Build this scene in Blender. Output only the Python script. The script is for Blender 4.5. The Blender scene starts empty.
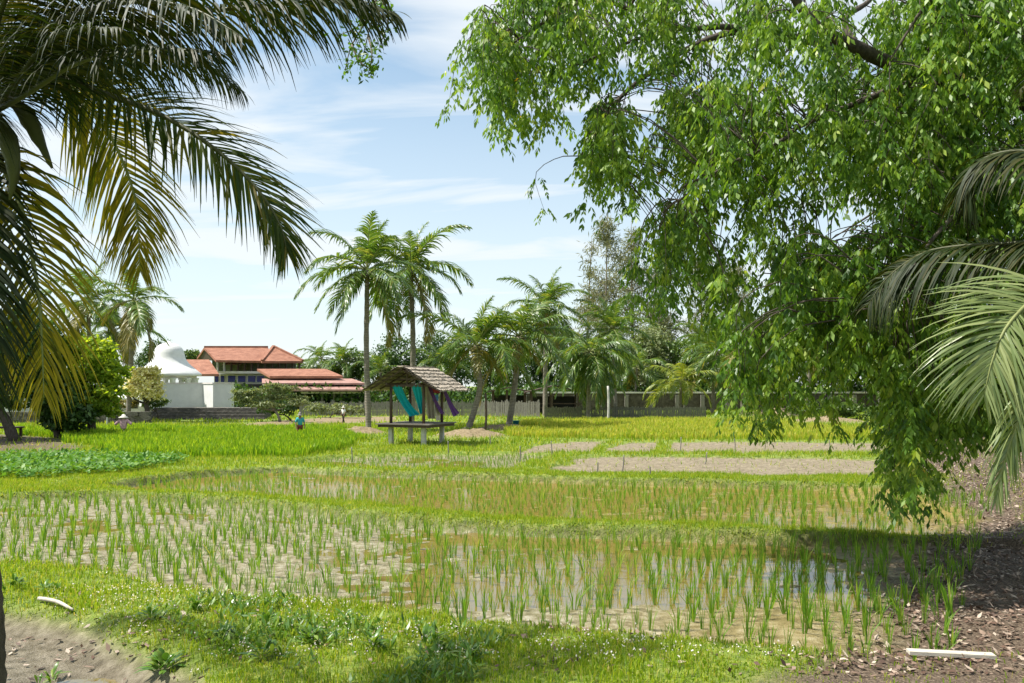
import bpy, math
import numpy as np
from mathutils import Vector

rng = np.random.default_rng(11)
SC = bpy.context.scene
COL = SC.collection
F, HZ, CH = 853.0, 385.0, 3.0          # focal length in pixels, horizon row, eye height

def gp(px, py, z=0.0):
    d = F * (CH - z) / (py - HZ)
    return np.array([(px - 512) / F * d, d])
def wp(px, py, d):
    return np.array([(px - 512) / F * d, d, CH + (HZ - py) / F * d])
def gpoly(pts):
    return np.array([gp(*p) for p in pts])

# ------------------------------------------------------------------ objects
def tag(o, label=None, cat=None, group=None, kind=None):
    if label: o['label'] = label
    if cat: o['category'] = cat
    if group: o['group'] = group
    if kind: o['kind'] = kind
    return o
def empty(name, loc, label, cat, group=None, rz=0.0):
    o = bpy.data.objects.new(name, None); COL.objects.link(o)
    o.empty_display_size = 0.2
    o.location = loc; o.rotation_euler = (0, 0, rz)
    return tag(o, label, cat, group)
def link(name, me, mat=None, parent=None):
    if mat is not None and len(me.materials) == 0:
        me.materials.append(mat)
    o = bpy.data.objects.new(name, me); COL.objects.link(o)
    if parent is not None: o.parent = parent
    return o
def mesh_np(name, V, faces, smooth=False, attrs=None):
    """V (n,3); faces: list of int arrays (m,k)"""
    me = bpy.data.meshes.new(name)
    V = np.asarray(V, np.float32).reshape(-1, 3)
    faces = [np.asarray(f, np.int32) for f in faces if len(f)]
    loops = np.concatenate([f.ravel() for f in faces])
    tot = np.concatenate([np.full(len(f), f.shape[1], np.int32) for f in faces])
    start = np.concatenate([[0], np.cumsum(tot)[:-1]]).astype(np.int32)
    me.vertices.add(len(V)); me.vertices.foreach_set('co', V.ravel())
    me.loops.add(len(loops)); me.loops.foreach_set('vertex_index', loops)
    me.polygons.add(len(tot)); me.polygons.foreach_set('loop_start', start)
    me.polygons.foreach_set('loop_total', tot)
    me.polygons.foreach_set('use_smooth', np.full(len(tot), bool(smooth)))
    for k, a in (attrs or {}).items():
        at = me.attributes.new(k, 'FLOAT', 'POINT'); at.data.foreach_set('value', np.asarray(a, np.float32))
    me.update(calc_edges=True); me.validate()
    return me
class MB:
    """collects simple solids into one mesh"""
    def __init__(s): s.V = []; s.Fq = {}; s.n = 0
    def add(s, V, faces):
        V = np.asarray(V, float).reshape(-1, 3)
        for f in faces: s.Fq.setdefault(len(f), []).append([i + s.n for i in f])
        s.V.append(V); s.n += len(V); return s
    def box(s, c, size, rz=0.0, taper=1.0):
        x, y, z = np.array(size) / 2
        V = np.array([[-x,-y,-z],[x,-y,-z],[x,y,-z],[-x,y,-z],[-x*taper,-y*taper,z],[x*taper,-y*taper,z],[x*taper,y*taper,z],[-x*taper,y*taper,z]])
        ca, sa = math.cos(rz), math.sin(rz)
        V = V @ np.array([[ca, sa, 0], [-sa, ca, 0], [0, 0, 1]]) + np.array(c)
        return s.add(V, [(0,3,2,1),(4,5,6,7),(0,1,5,4),(1,2,6,5),(2,3,7,6),(3,0,4,7)])
    def slab(s, pts, thick):
        """polygon (n,3) given a thickness downward"""
        P = np.asarray(pts, float); n = len(P)
        V = np.vstack([P, P - np.array([0, 0, thick])])
        fs = [tuple(range(n)), tuple(range(2*n-1, n-1, -1))] + [(i, n+i, n+(i+1) % n, (i+1) % n) for i in range(n)]
        return s.add(V, fs)
    def bar(s, a, b, w, h=None, up=(0, 0, 1)):
        a = np.array(a, float); b = np.array(b, float); h = h or w
        t = b - a; t /= np.linalg.norm(t)
        u = np.cross(t, up)
        if np.linalg.norm(u) < 1e-3: u = np.cross(t, (1, 0, 0))
        u /= np.linalg.norm(u); v = np.cross(u, t)
        V = [p + sx*u*w/2 + sy*v*h/2 for p in (a, b) for sx, sy in ((-1,-1),(1,-1),(1,1),(-1,1))]
        return s.add(V, [(0,1,2,3),(7,6,5,4),(0,4,5,1),(1,5,6,2),(2,6,7,3),(3,7,4,0)])
    def tube(s, P, R, k=8, jitter=0.0):
        V, fs = tube_geo(P, R, k, jitter); return s.add(V, fs)
    def lathe(s, prof, c=(0, 0, 0), k=32):
        prof = np.asarray(prof, float); m = len(prof)
        a = np.arange(k) / k * 2 * math.pi
        V = np.stack([prof[:, 0][:, None]*np.cos(a), prof[:, 0][:, None]*np.sin(a), np.repeat(prof[:, 1][:, None], k, 1)], -1).reshape(-1, 3) + np.array(c)
        fs = [(i*k+j, i*k+(j+1) % k, (i+1)*k+(j+1) % k, (i+1)*k+j) for i in range(m-1) for j in range(k)]
        return s.add(V, fs)
    def me(s, name, smooth=False):
        return mesh_np(name, np.vstack(s.V), [np.array(v) for v in s.Fq.values()], smooth)
    def build(s, name, mat, parent=None, smooth=False):
        return link(name, s.me(name, smooth), mat, parent)
def smooth_path(P, n):
    P = np.asarray(P, float); k = len(P)
    if k < 3:
        t = np.linspace(0, 1, n)[:, None]; return P[0]*(1-t) + P[-1]*t
    Q = np.vstack([2*P[0]-P[1], P, 2*P[-1]-P[-2]])
    u = np.linspace(0, k-1-1e-6, n); i = u.astype(int); t = (u - i)[:, None]
    a, b, c, d = Q[i], Q[i+1], Q[i+2], Q[i+3]
    return 0.5*((2*b) + (-a+c)*t + (2*a-5*b+4*c-d)*t*t + (-a+3*b-3*c+d)*t**3)
def tube_geo(P, R, k=8, jitter=0.0):
    P = np.asarray(P, float); m = len(P)
    R = np.broadcast_to(np.asarray(R, float), (m,))
    T = np.gradient(P, axis=0); T /= np.linalg.norm(T, axis=1)[:, None] + 1e-9
    u = np.cross(T, np.array([0.31, 0.17, 0.93])); bad = np.linalg.norm(u, axis=1) < 0.15
    u[bad] = np.cross(T[bad], np.array([1.0, 0.1, 0])); u /= np.linalg.norm(u, axis=1)[:, None]
    v = np.cross(T, u)
    a = np.arange(k)/k*2*math.pi
    rr = R[:, None] * (1 + jitter*rng.normal(size=(m, k)))
    V = (P[:, None] + rr[..., None]*(np.cos(a)[None, :, None]*u[:, None] + np.sin(a)[None, :, None]*v[:, None])).reshape(-1, 3)
    fs = [(i*k+j, i*k+(j+1) % k, (i+1)*k+(j+1) % k, (i+1)*k+j) for i in range(m-1) for j in range(k)]
    fs += [tuple(range(k-1, -1, -1)), tuple(range((m-1)*k, m*k))]
    return V, fs

# ------------------------------------------------------------------ noise
_T = rng.random((256, 256))
def vnoise(x, y):
    xi = np.floor(x).astype(int); yi = np.floor(y).astype(int)
    fx = x - xi; fy = y - yi
    fx = fx*fx*(3-2*fx); fy = fy*fy*(3-2*fy)
    g = lambda a, b: _T[a % 256, b % 256]
    return (g(xi, yi)*(1-fx) + g(xi+1, yi)*fx)*(1-fy) + (g(xi, yi+1)*(1-fx) + g(xi+1, yi+1)*fx)*fy
def fbm(x, y, s=1.0, o=4):
    r = 0; a = 0.5; t = 0
    for i in range(o):
        r = r + a*vnoise(x*s + 17.3*i, y*s + 5.1*i); t += a; a *= 0.5; s *= 2.03
    return r/t
def sstep(a, b, x):
    t = np.clip((x-a)/(b-a), 0, 1); return t*t*(3-2*t)
def sdf(poly, x, y):
    """signed distance to a polygon, negative inside"""
    x = np.asarray(x, float); y = np.asarray(y, float)
    d = np.full(x.shape, 1e9); ins = np.zeros(x.shape, bool)
    n = len(poly)
    for i in range(n):
        a = poly[i]; b = poly[(i+1) % n]; e = b - a
        wx = x - a[0]; wy = y - a[1]
        t = np.clip((wx*e[0] + wy*e[1])/(e @ e + 1e-12), 0, 1)
        d = np.minimum(d, (wx - e[0]*t)**2 + (wy - e[1]*t)**2)
        c = ((a[1] <= y) & (b[1] > y)) | ((b[1] <= y) & (a[1] > y))
        with np.errstate(divide='ignore', invalid='ignore'):
            xx = a[0] + (y - a[1])/(b[1]-a[1] + 1e-12)*e[0]
        ins ^= c & (x < xx)
    d = np.sqrt(d)
    return np.where(ins, -d, d)

# ------------------------------------------------------------------ materials
def new_mat(name):
    m = bpy.data.materials.new(name); m.use_nodes = True
    nt = m.node_tree; nt.nodes.clear()
    return m, nt, nt.nodes.new('ShaderNodeOutputMaterial')
def N(nt, t, **kw):
    n = nt.nodes.new(t)
    for k, v in kw.items():
        if k in n.inputs: n.inputs[k].default_value = v
        else: setattr(n, k, v)
    return n
def ramp(nt, fac, stops, interp='LINEAR'):
    r = nt.nodes.new('ShaderNodeValToRGB'); r.color_ramp.interpolation = interp
    e = r.color_ramp.elements
    while len(e) < len(stops): e.new(0.5)
    for i, (p, c) in enumerate(stops):
        e[i].position = p; e[i].color = (c[0], c[1], c[2], 1)
    nt.links.new(fac, r.inputs[0]); return r.outputs[0]
def leaf_mat(name, stops, tr=0.4, rough=0.45, spec=0.4, trc=None, tint=False):
    m, nt, out = new_mat(name)
    g = nt.nodes.new('ShaderNodeNewGeometry')
    fac = g.outputs['Random Per Island']
    if tint:
        a = nt.nodes.new('ShaderNodeAttribute'); a.attribute_name = 'tint'
        mm = N(nt, 'ShaderNodeMix'); mm.inputs[0].default_value = .6; nt.links.new(fac, mm.inputs[2]); nt.links.new(a.outputs['Fac'], mm.inputs[3]); fac = mm.outputs[0]
    c = ramp(nt, fac, stops)
    p = N(nt, 'ShaderNodeBsdfPrincipled', Roughness=rough); p.inputs['Specular IOR Level'].default_value = spec
    nt.links.new(c, p.inputs['Base Color'])
    t = nt.nodes.new('ShaderNodeBsdfTranslucent')
    mx = N(nt, 'ShaderNodeMix', data_type='RGBA', blend_type='MULTIPLY'); mx.inputs[0].default_value = 1.0
    nt.links.new(c, mx.inputs[6]); mx.inputs[7].default_value = (*(trc or (1.5, 1.35, 0.6)), 1)
    nt.links.new(mx.outputs[2], t.inputs['Color'])
    s = N(nt, 'ShaderNodeMixShader'); s.inputs[0].default_value = tr
    nt.links.new(p.outputs[0], s.inputs[1]); nt.links.new(t.outputs[0], s.inputs[2])
    nt.links.new(s.outputs[0], out.inputs[0]); return m
def rough_mat(name, stops, scale=3.0, rough=0.8, bump=0.3, bscale=None, stretch=(1, 1, 1), spec=0.3, detail=6.0, dist=0.02, wave=None):
    m, nt, out = new_mat(name)
    tc = nt.nodes.new('ShaderNodeTexCoord'); mp = N(nt, 'ShaderNodeMapping'); mp.inputs['Scale'].default_value = stretch
    nt.links.new(tc.outputs['Object'], mp.inputs[0])
    n = N(nt, 'ShaderNodeTexNoise', Scale=scale, Detail=detail, Roughness=0.65); nt.links.new(mp.outputs[0], n.inputs['Vector'])
    c = ramp(nt, n.outputs[0], stops)
    p = N(nt, 'ShaderNodeBsdfPrincipled', Roughness=rough); p.inputs['Specular IOR Level'].default_value = spec
    nt.links.new(c, p.inputs['Base Color'])
    n2 = N(nt, 'ShaderNodeTexNoise', Scale=bscale or scale*4, Detail=5.0); nt.links.new(mp.outputs[0], n2.inputs['Vector'])
    h = n2.outputs[0]
    if wave:
        w = N(nt, 'ShaderNodeTexWave', Scale=wave[0], Distortion=wave[1]); w.bands_direction = wave[2]
        nt.links.new(tc.outputs['Object'], w.inputs['Vector'])
        ad = N(nt, 'ShaderNodeMath', operation='ADD'); nt.links.new(w.outputs[1], ad.inputs[0]); nt.links.new(h, ad.inputs[1]); h = ad.outputs[0]
        mx = N(nt, 'ShaderNodeMix', data_type='RGBA', blend_type='MULTIPLY'); mx.inputs[0].default_value = 0.45
        nt.links.new(c, mx.inputs[6]); nt.links.new(w.outputs[0], mx.inputs[7]); nt.links.new(mx.outputs[2], p.inputs['Base Color'])
    b = N(nt, 'ShaderNodeBump', Strength=bump, Distance=dist); nt.links.new(h, b.inputs['Height']); nt.links.new(b.outputs[0], p.inputs['Normal'])
    nt.links.new(p.outputs[0], out.inputs[0]); return m
def plain(name, c, rough=0.6, var=0.12, scale=8.0, **kw):
    lo = [v*(1-var*1.6) for v in c]; hi = [min(1, v*(1+var)) for v in c]
    return rough_mat(name, [(0.3, lo), (0.7, hi)], scale=scale, rough=rough, bump=kw.pop('bump', 0.12), **kw)

M = {}
M['grass'] = leaf_mat('grass_blades', [(0, (.11, .22, .012)), (.45, (.22, .335, .02)), (.85, (.35, .41, .04)), (1, (.44, .38, .13))], .48, .5, .2)
M['rice'] = leaf_mat('rice_leaf', [(0, (.07, .18, .015)), (.55, (.14, .28, .025)), (.93, (.24, .36, .04)), (1, (.42, .36, .12))], .5, .45, .3)
M['ricefield'] = leaf_mat('rice_field_leaf', [(0, (.10, .23, .012)), (.5, (.19, .34, .018)), (1, (.34, .45, .035))], .5, .5, .2)
M['ripe'] = leaf_mat('ripening_rice_leaf', [(0, (.20, .33, .025)), (.5, (.36, .42, .05)), (1, (.52, .47, .11))], .5, .5, .2)
M['crop'] = leaf_mat('low_crop_leaf', [(0, (.05, .15, .015)), (.6, (.10, .23, .025)), (1, (.20, .34, .07))], .35, .5, .25)
M['weed'] = leaf_mat('weed_leaf', [(0, (.05, .13, .015)), (.6, (.11, .22, .025)), (1, (.24, .33, .05))], .35, .35, .5)
M['rain'] = leaf_mat('weeping_tree_leaf', [(0, (.03, .078, .012)), (.35, (.08, .17, .02)), (.70, (.20, .32, .04)), (.95, (.38, .45, .09)), (1, (.45, .28, .04))], .45, .42, .35, (1.5, 1.45, .6), True)
M['palm_near'] = leaf_mat('coconut_leaflet_shade_tone', [(0, (.010, .020, .004)), (.6, (.018, .034, .006)), (1, (.05, .05, .010))], .22, .55, .2, (1.7, 1.5, .4))  # leaflet colour darkened to carry the shade inside the crown
M['palm_yellow'] = leaf_mat('coconut_leaflet_yellowing', [(0, (.08, .10, .012)), (.5, (.20, .18, .02)), (1, (.36, .29, .05))], .6, .5, .2, (1.5, 1.45, .45))
M['palm_sun'] = leaf_mat('coconut_leaflet_sun_tone', [(0, (.028, .055, .008)), (.55, (.055, .085, .012)), (.85, (.12, .125, .02)), (1, (.20, .16, .03))], .5, .5, .25, (1.6, 1.5, .4))  # lighter leaflet copy, sunlight put into the colour of the lit frond
M['palm_pale'] = leaf_mat('coconut_leaflet_pale', [(0, (.11, .16, .05)), (.6, (.20, .255, .09)), (1, (.31, .35, .15))], .3, .3, .6)  # paler leaflet copy, sunlight put into the colour of the right palm's fronds
M['palm'] = leaf_mat('coconut_leaflet', [(0, (.05, .11, .018)), (.6, (.10, .18, .03)), (.9, (.18, .25, .05)), (1, (.30, .29, .06))], .40, .36, .5)
M['palm_old'] = leaf_mat('coconut_leaflet_old', [(0, (.12, .12, .03)), (.6, (.22, .20, .05)), (1, (.32, .25, .08))], .35, .45, .4)
M['palm_lime'] = leaf_mat('coconut_leaflet_lime', [(0, (.13, .20, .03)), (.6, (.24, .30, .04)), (1, (.36, .36, .07))], .4, .4, .4)
M['rachis'] = plain('frond_rachis', (.20, .22, .08), .5)
M['rachis_dark'] = plain('frond_rachis_dark', (.07, .075, .03), .5)
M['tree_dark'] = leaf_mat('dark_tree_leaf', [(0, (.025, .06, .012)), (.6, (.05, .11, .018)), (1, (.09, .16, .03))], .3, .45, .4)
M['tree_mid'] = leaf_mat('mid_tree_leaf', [(0, (.05, .10, .02)), (.6, (.09, .16, .03)), (1, (.16, .23, .05))], .35, .45, .4)
M['tree_bright'] = leaf_mat('bright_tree_leaf', [(0, (.14, .24, .02)), (.6, (.26, .38, .03)), (1, (.40, .47, .05))], .6, .45, .3)
M['tree_pale'] = leaf_mat('pale_tree_leaf', [(0, (.12, .16, .06)), (.6, (.20, .25, .10)), (1, (.33, .36, .20))], .3, .5, .3)
M['tree_cream'] = leaf_mat('cream_blossom', [(0, (.25, .28, .06)), (.2, (.62, .58, .25)), (1, (.88, .84, .52))], .3, .6, .2)
M['casuarina'] = leaf_mat('casuarina_needles', [(0, (.12, .145, .075)), (.6, (.19, .205, .12)), (1, (.28, .27, .16))], .3, .6, .2)
M['bark'] = rough_mat('palm_bark', [(.3, (.17, .14, .105)), (.7, (.36, .32, .26))], 4, .85, .5, stretch=(1, 1, 3), wave=(3.2, 1.5, 'Z'))
M['bark_dark'] = rough_mat('dark_bark', [(.3, (.035, .028, .022)), (.7, (.11, .09, .07))], 5, .9, .6, stretch=(3, 3, 1))
M['twig'] = plain('twig', (.14, .115, .085), .8)
M['wood_dark'] = rough_mat('dark_weathered_wood', [(.3, (.045, .03, .022)), (.7, (.12, .08, .055))], 6, .7, .4, stretch=(4, 4, .6))
M['wood_deck'] = rough_mat('grey_deck_wood', [(.3, (.09, .075, .06)), (.7, (.22, .19, .155))], 6, .65, .4, stretch=(.6, 5, 5), spec=.5)
M['wood_grey'] = rough_mat('bleached_fence_wood', [(.3, (.12, .11, .095)), (.7, (.29, .27, .235))], 7, .85, .4, stretch=(4, 4, .6))
M['wood_fence_dark'] = rough_mat('dark_fence_wood', [(.3, (.07, .075, .055)), (.7, (.20, .19, .14))], 7, .85, .4, stretch=(4, 4, .6))
M['plank'] = rough_mat('bleached_plank', [(.3, (.36, .32, .25)), (.7, (.60, .56, .47))], 9, .8, .3, stretch=(.4, 6, 6))
M['thatch'] = rough_mat('palm_thatch', [(.25, (.18, .145, .105)), (.5, (.37, .315, .245)), (.8, (.57, .50, .41))], 9, .9, .8, stretch=(1, 1, 1), wave=(2.2, 6, 'Z'))
M['concrete'] = rough_mat('pale_concrete', [(.3, (.34, .33, .30)), (.7, (.58, .56, .52))], 4, .85, .3)
M['concrete_dark'] = rough_mat('stained_concrete', [(.3, (.045, .038, .03)), (.7, (.13, .11, .085))], 3, .9, .4)
M['white'] = rough_mat('white_plaster', [(.3, (.60, .60, .585)), (.7, (.74, .74, .72))], 1.2, .6, .04)
M['offwhite'] = rough_mat('cream_plaster', [(.3, (.55, .50, .47)), (.7, (.70, .66, .62))], 1.5, .7, .1)
M['tile'] = rough_mat('terracotta_tiles', [(.3, (.24, .095, .055)), (.7, (.46, .215, .135))], 1.4, .75, .5, wave=(2.6, .6, 'X'), dist=.05)
M['tile_pale'] = rough_mat('faded_terracotta_tiles', [(.3, (.34, .17, .13)), (.7, (.52, .33, .28))], 1.4, .75, .5, wave=(2.6, .6, 'X'), dist=.05)
M['stone'] = rough_mat('dark_stone', [(.3, (.05, .045, .04)), (.55, (.13, .12, .10)), (.75, (.34, .31, .27))], 3.0, .9, .8, stretch=(1, 1, 2.2), dist=.08)
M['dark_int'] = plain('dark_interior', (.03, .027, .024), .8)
M['glass_blue'] = plain('blue_window_glass', (.02, .025, .22), .15, .2)
M['glass_dark'] = plain('dark_window_glass', (.04, .045, .05), .12, .2)
M['green_glass'] = plain('green_tinted_glass', (.16, .19, .10), .2, .4, 1.5)
M['teal'] = plain('teal_cloth', (.0, .30, .33), .7, .1, 3)
M['purple'] = plain('purple_cloth', (.075, .015, .13), .7, .1, 3)
M['red_cloth'] = plain('red_cloth', (.30, .02, .035), .7, .1, 3)
M['cream_cloth'] = plain('cream_cloth', (.55, .48, .36), .8, .1, 3)
M['blue_board'] = plain('blue_board', (.03, .16, .42), .6)
M['skin'] = plain('skin', (.28, .16, .10), .6)
M['shirt_white'] = plain('white_shirt', (.7, .68, .68), .8)
M['shirt_pink'] = plain('pink_grey_shirt', (.58, .36, .38), .8, .3, 14)
M['shirt_teal'] = plain('turquoise_shirt', (.06, .38, .42), .8)
M['trousers_dark'] = plain('dark_trousers', (.03, .022, .02), .8)
M['trousers_maroon'] = plain('maroon_trousers', (.16, .035, .03), .8)
M['hat'] = plain('pale_hat', (.62, .58, .52), .8)
M['hat_grey'] = plain('grey_hat', (.22, .20, .19), .8)
M['bucket'] = plain('blue_green_plastic', (.02, .20, .24), .4)
M['husk'] = plain('coconut_husk', (.10, .10, .03), .6)
M['metal'] = plain('grey_metal', (.42, .43, .44), .4)
M['glint'] = leaf_mat('white_leaf_glint', [(0, (.62, .55, .52)), (1, (.85, .80, .78))], .3, .6, .2)
M['litter'] = leaf_mat('dry_leaf', [(0, (.05, .03, .02)), (.35, (.14, .085, .06)), (.7, (.27, .19, .14)), (1, (.52, .43, .34))], .15, .6, .3, (1, 1, 1))

def ground_mat():
    m, nt, out = new_mat('field_ground')
    L = nt.links.new
    geo = nt.nodes.new('ShaderNodeNewGeometry')
    def noise(s, d=6.0, r=.6):
        n = N(nt, 'ShaderNodeTexNoise', Scale=s, Detail=d, Roughness=r); L(geo.outputs['Position'], n.inputs['Vector']); return n.outputs[0]
    def attr(nm):
        a = nt.nodes.new('ShaderNodeAttribute'); a.attribute_name = nm; return a.outputs['Fac']
    def mix(f, a, b):
        x = N(nt, 'ShaderNodeMix', data_type='RGBA'); L(f, x.inputs[0]); L(a, x.inputs[6]); L(b, x.inputs[7]); return x.outputs[2]
    n1, n2, n3 = noise(.9), noise(7.0), noise(38.0, 4)
    grass = ramp(nt, n2, [(.3, (.07, .11, .015)), (.5, (.15, .21, .025)), (.7, (.27, .29, .06))])
    mud = ramp(nt, n2, [(.3, (.11, .09, .035)), (.48, (.21, .18, .095)), (.7, (.39, .355, .26))])
    gold = ramp(nt, n2, [(.3, (.15, .11, .022)), (.6, (.26, .195, .05)), (.8, (.35, .28, .11))])
    n23 = N(nt, 'ShaderNodeMix'); n23.inputs[0].default_value = .5; L(n2, n23.inputs[2]); L(n3, n23.inputs[3]); n23 = n23.outputs[0]
    dry = ramp(nt, n23, [(.36, (.09, .07, .04)), (.5, (.205, .165, .105)), (.64, (.38, .325, .225))])
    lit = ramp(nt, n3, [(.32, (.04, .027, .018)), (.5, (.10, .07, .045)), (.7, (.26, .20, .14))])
    path = ramp(nt, n2, [(.3, (.13, .10, .05)), (.5, (.22, .165, .09)), (.72, (.34, .27, .17))])
    soil = ramp(nt, n2, [(.3, (.06, .045, .025)), (.7, (.19, .155, .105))]); c = mix(attr('mud'), grass, mud); c = mix(attr('face'), c, soil); c = mix(attr('gold'), c, gold); c = mix(attr('dry'), c, dry)
    c = mix(attr('path'), c, path); c = mix(attr('litter'), c, lit)  # litter mask also carries the shade painted under the left trees
    p = N(nt, 'ShaderNodeBsdfPrincipled', Roughness=.8); p.inputs['Specular IOR Level'].default_value = .35
    L(c, p.inputs['Base Color'])
    wet = N(nt, 'ShaderNodeMapRange'); L(attr('wet'), wet.inputs[0]); wet.inputs[3].default_value = .85; wet.inputs[4].default_value = .38
    L(wet.outputs[0], p.inputs['Roughness'])
    ad = N(nt, 'ShaderNodeMath', operation='ADD'); L(n2, ad.inputs[0]); L(n3, ad.inputs[1])
    b = N(nt, 'ShaderNodeBump', Strength=.7, Distance=.06); L(ad.outputs[0], b.inputs['Height']); L(b.outputs[0], p.inputs['Normal'])
    L(p.outputs[0], out.inputs[0]); return m
def water_mat(name, tint, rough=.07, refl=.4, murk=(.23, .165, .045), turb=.7):
    m, nt, out = new_mat(name); L = nt.links.new
    geo = nt.nodes.new('ShaderNodeNewGeometry')
    n = N(nt, 'ShaderNodeTexNoise', Scale=5.0, Detail=3.0); L(geo.outputs['Position'], n.inputs['Vector'])
    b = N(nt, 'ShaderNodeBump', Strength=.10, Distance=.02); L(n.outputs[0], b.inputs['Height'])
    fr = N(nt, 'ShaderNodeFresnel', IOR=1.2); L(b.outputs[0], fr.inputs['Normal'])
    g = N(nt, 'ShaderNodeBsdfGlossy', Roughness=rough); L(b.outputs[0], g.inputs['Normal'])
    t = nt.nodes.new('ShaderNodeBsdfTransparent'); t.inputs[0].default_value = (*tint, 1)
    s = nt.nodes.new('ShaderNodeMixShader'); df = nt.nodes.new('ShaderNodeBsdfDiffuse'); df.inputs[0].default_value = (*murk, 1)
    ms = nt.nodes.new('ShaderNodeMixShader'); ms.inputs[0].default_value = turb; L(t.outputs[0], ms.inputs[1]); L(df.outputs[0], ms.inputs[2])
    fm = N(nt, 'ShaderNodeMath', operation='MULTIPLY'); L(fr.outputs[0], fm.inputs[0]); fm.inputs[1].default_value = refl
    L(fm.outputs[0], s.inputs[0]); L(ms.outputs[0], s.inputs[1]); L(g.outputs[0], s.inputs[2])
    L(s.outputs[0], out.inputs[0]); return m
M['ground'] = ground_mat()
M['water'] = water_mat('paddy_water', (.86, .76, .50))
M['water_gold'] = water_mat('golden_paddy_water', (.86, .70, .32), .09, .38, (.245, .18, .045), .7)

# ------------------------------------------------------------------ camera, sun, sky
cam = bpy.data.cameras.new('camera'); co = bpy.data.objects.new('camera', cam); COL.objects.link(co)
cam.sensor_width = 36; cam.lens = 36*F/1024; cam.shift_y = (HZ-341.5)/1024
cam.clip_start = .1; cam.clip_end = 3000
co.location = (0, 0, CH); co.rotation_euler = (math.radians(90), 0, 0); SC.camera = co
SUN = Vector((-.52, -.02, .85)).normalized()
sl = bpy.data.lights.new('sun', 'SUN'); sl.energy = 5.0; sl.angle = math.radians(.5); sl.color = (1, .955, .88)
so = bpy.data.objects.new('sun', sl); COL.objects.link(so); so.rotation_euler = SUN.to_track_quat('Z', 'Y').to_euler(); so.location = (-30, 0, 60)
def sky():
    w = bpy.data.worlds.new('World'); SC.world = w; w.use_nodes = True
    nt = w.node_tree; nt.nodes.clear(); L = nt.links.new
    out = nt.nodes.new('ShaderNodeOutputWorld'); bg = N(nt, 'ShaderNodeBackground', Strength=.10)
    st = nt.nodes.new('ShaderNodeTexSky'); st.sky_type = 'NISHITA'; st.sun_disc = False
    st.sun_elevation = math.asin(SUN.z); st.sun_rotation = math.atan2(SUN.x, SUN.y)
    st.air_density = 1.0; st.dust_density = .6; st.ozone_density = 1.5
    tc = nt.nodes.new('ShaderNodeTexCoord'); sp = nt.nodes.new('ShaderNodeSeparateXYZ'); L(tc.outputs['Generated'], sp.inputs[0])
    def mth(op, a, b):
        n = N(nt, 'ShaderNodeMath', operation=op)
        for i, v in enumerate((a, b)):
            if isinstance(v, (int, float)): n.inputs[i].default_value = v
            else: L(v, n.inputs[i])
        return n.outputs[0]
    z = mth('ADD', mth('MAXIMUM', sp.outputs[2], 0.0), .16)
    cb = nt.nodes.new('ShaderNodeCombineXYZ'); L(mth('DIVIDE', sp.outputs[0], z), cb.inputs[0]); L(mth('DIVIDE', sp.outputs[1], z), cb.inputs[1])
    mp = N(nt, 'ShaderNodeMapping'); mp.inputs['Scale'].default_value = (.50, 1.5, 1); mp.inputs['Rotation'].default_value = (0, 0, .25); mp.inputs['Location'].default_value = (1.7, .35, 0)
    L(cb.outputs[0], mp.inputs[0])
    n = N(nt, 'ShaderNodeTexNoise', Scale=1.7, Detail=9.0, Roughness=.50, Distortion=.6); L(mp.outputs[0], n.inputs['Vector'])
    cl = N(nt, 'ShaderNodeMapRange', interpolation_type='SMOOTHSTEP'); L(n.outputs[0], cl.inputs[0]); cl.inputs[1].default_value = .36; cl.inputs[2].default_value = .62
    hz = N(nt, 'ShaderNodeMapRange', interpolation_type='SMOOTHSTEP'); L(sp.outputs[2], hz.inputs[0]); hz.inputs[1].default_value = .0; hz.inputs[2].default_value = .55; hz.inputs[3].default_value = .80; hz.inputs[4].default_value = .0
    f = mth('MAXIMUM', cl.outputs[0], hz.outputs[0])
    f = mth('MINIMUM', mth('MULTIPLY', f, .92), .92)
    mx = N(nt, 'ShaderNodeMix', data_type='RGBA'); tn = N(nt, 'ShaderNodeMix', data_type='RGBA', blend_type='MULTIPLY'); tn.inputs[0].default_value = 1; L(st.outputs[0], tn.inputs[6]); tn.inputs[7].default_value = (.90, 1.06, 1.0, 1)
    L(f, mx.inputs[0]); L(tn.outputs[2], mx.inputs[6]); mx.inputs[7].default_value = (5.3, 5.6, 5.8, 1)
    L(mx.outputs[2], bg.inputs[0]); L(bg.outputs[0], out.inputs[0])
sky()
vs = SC.view_settings; vs.view_transform = 'Standard'; vs.look = 'None'; vs.exposure = .85; vs.gamma = 1; vs.use_curve_mapping = False
SC.cycles.max_bounces = 8; SC.cycles.transparent_max_bounces = 12
SC.cycles.use_denoising = True

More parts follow.
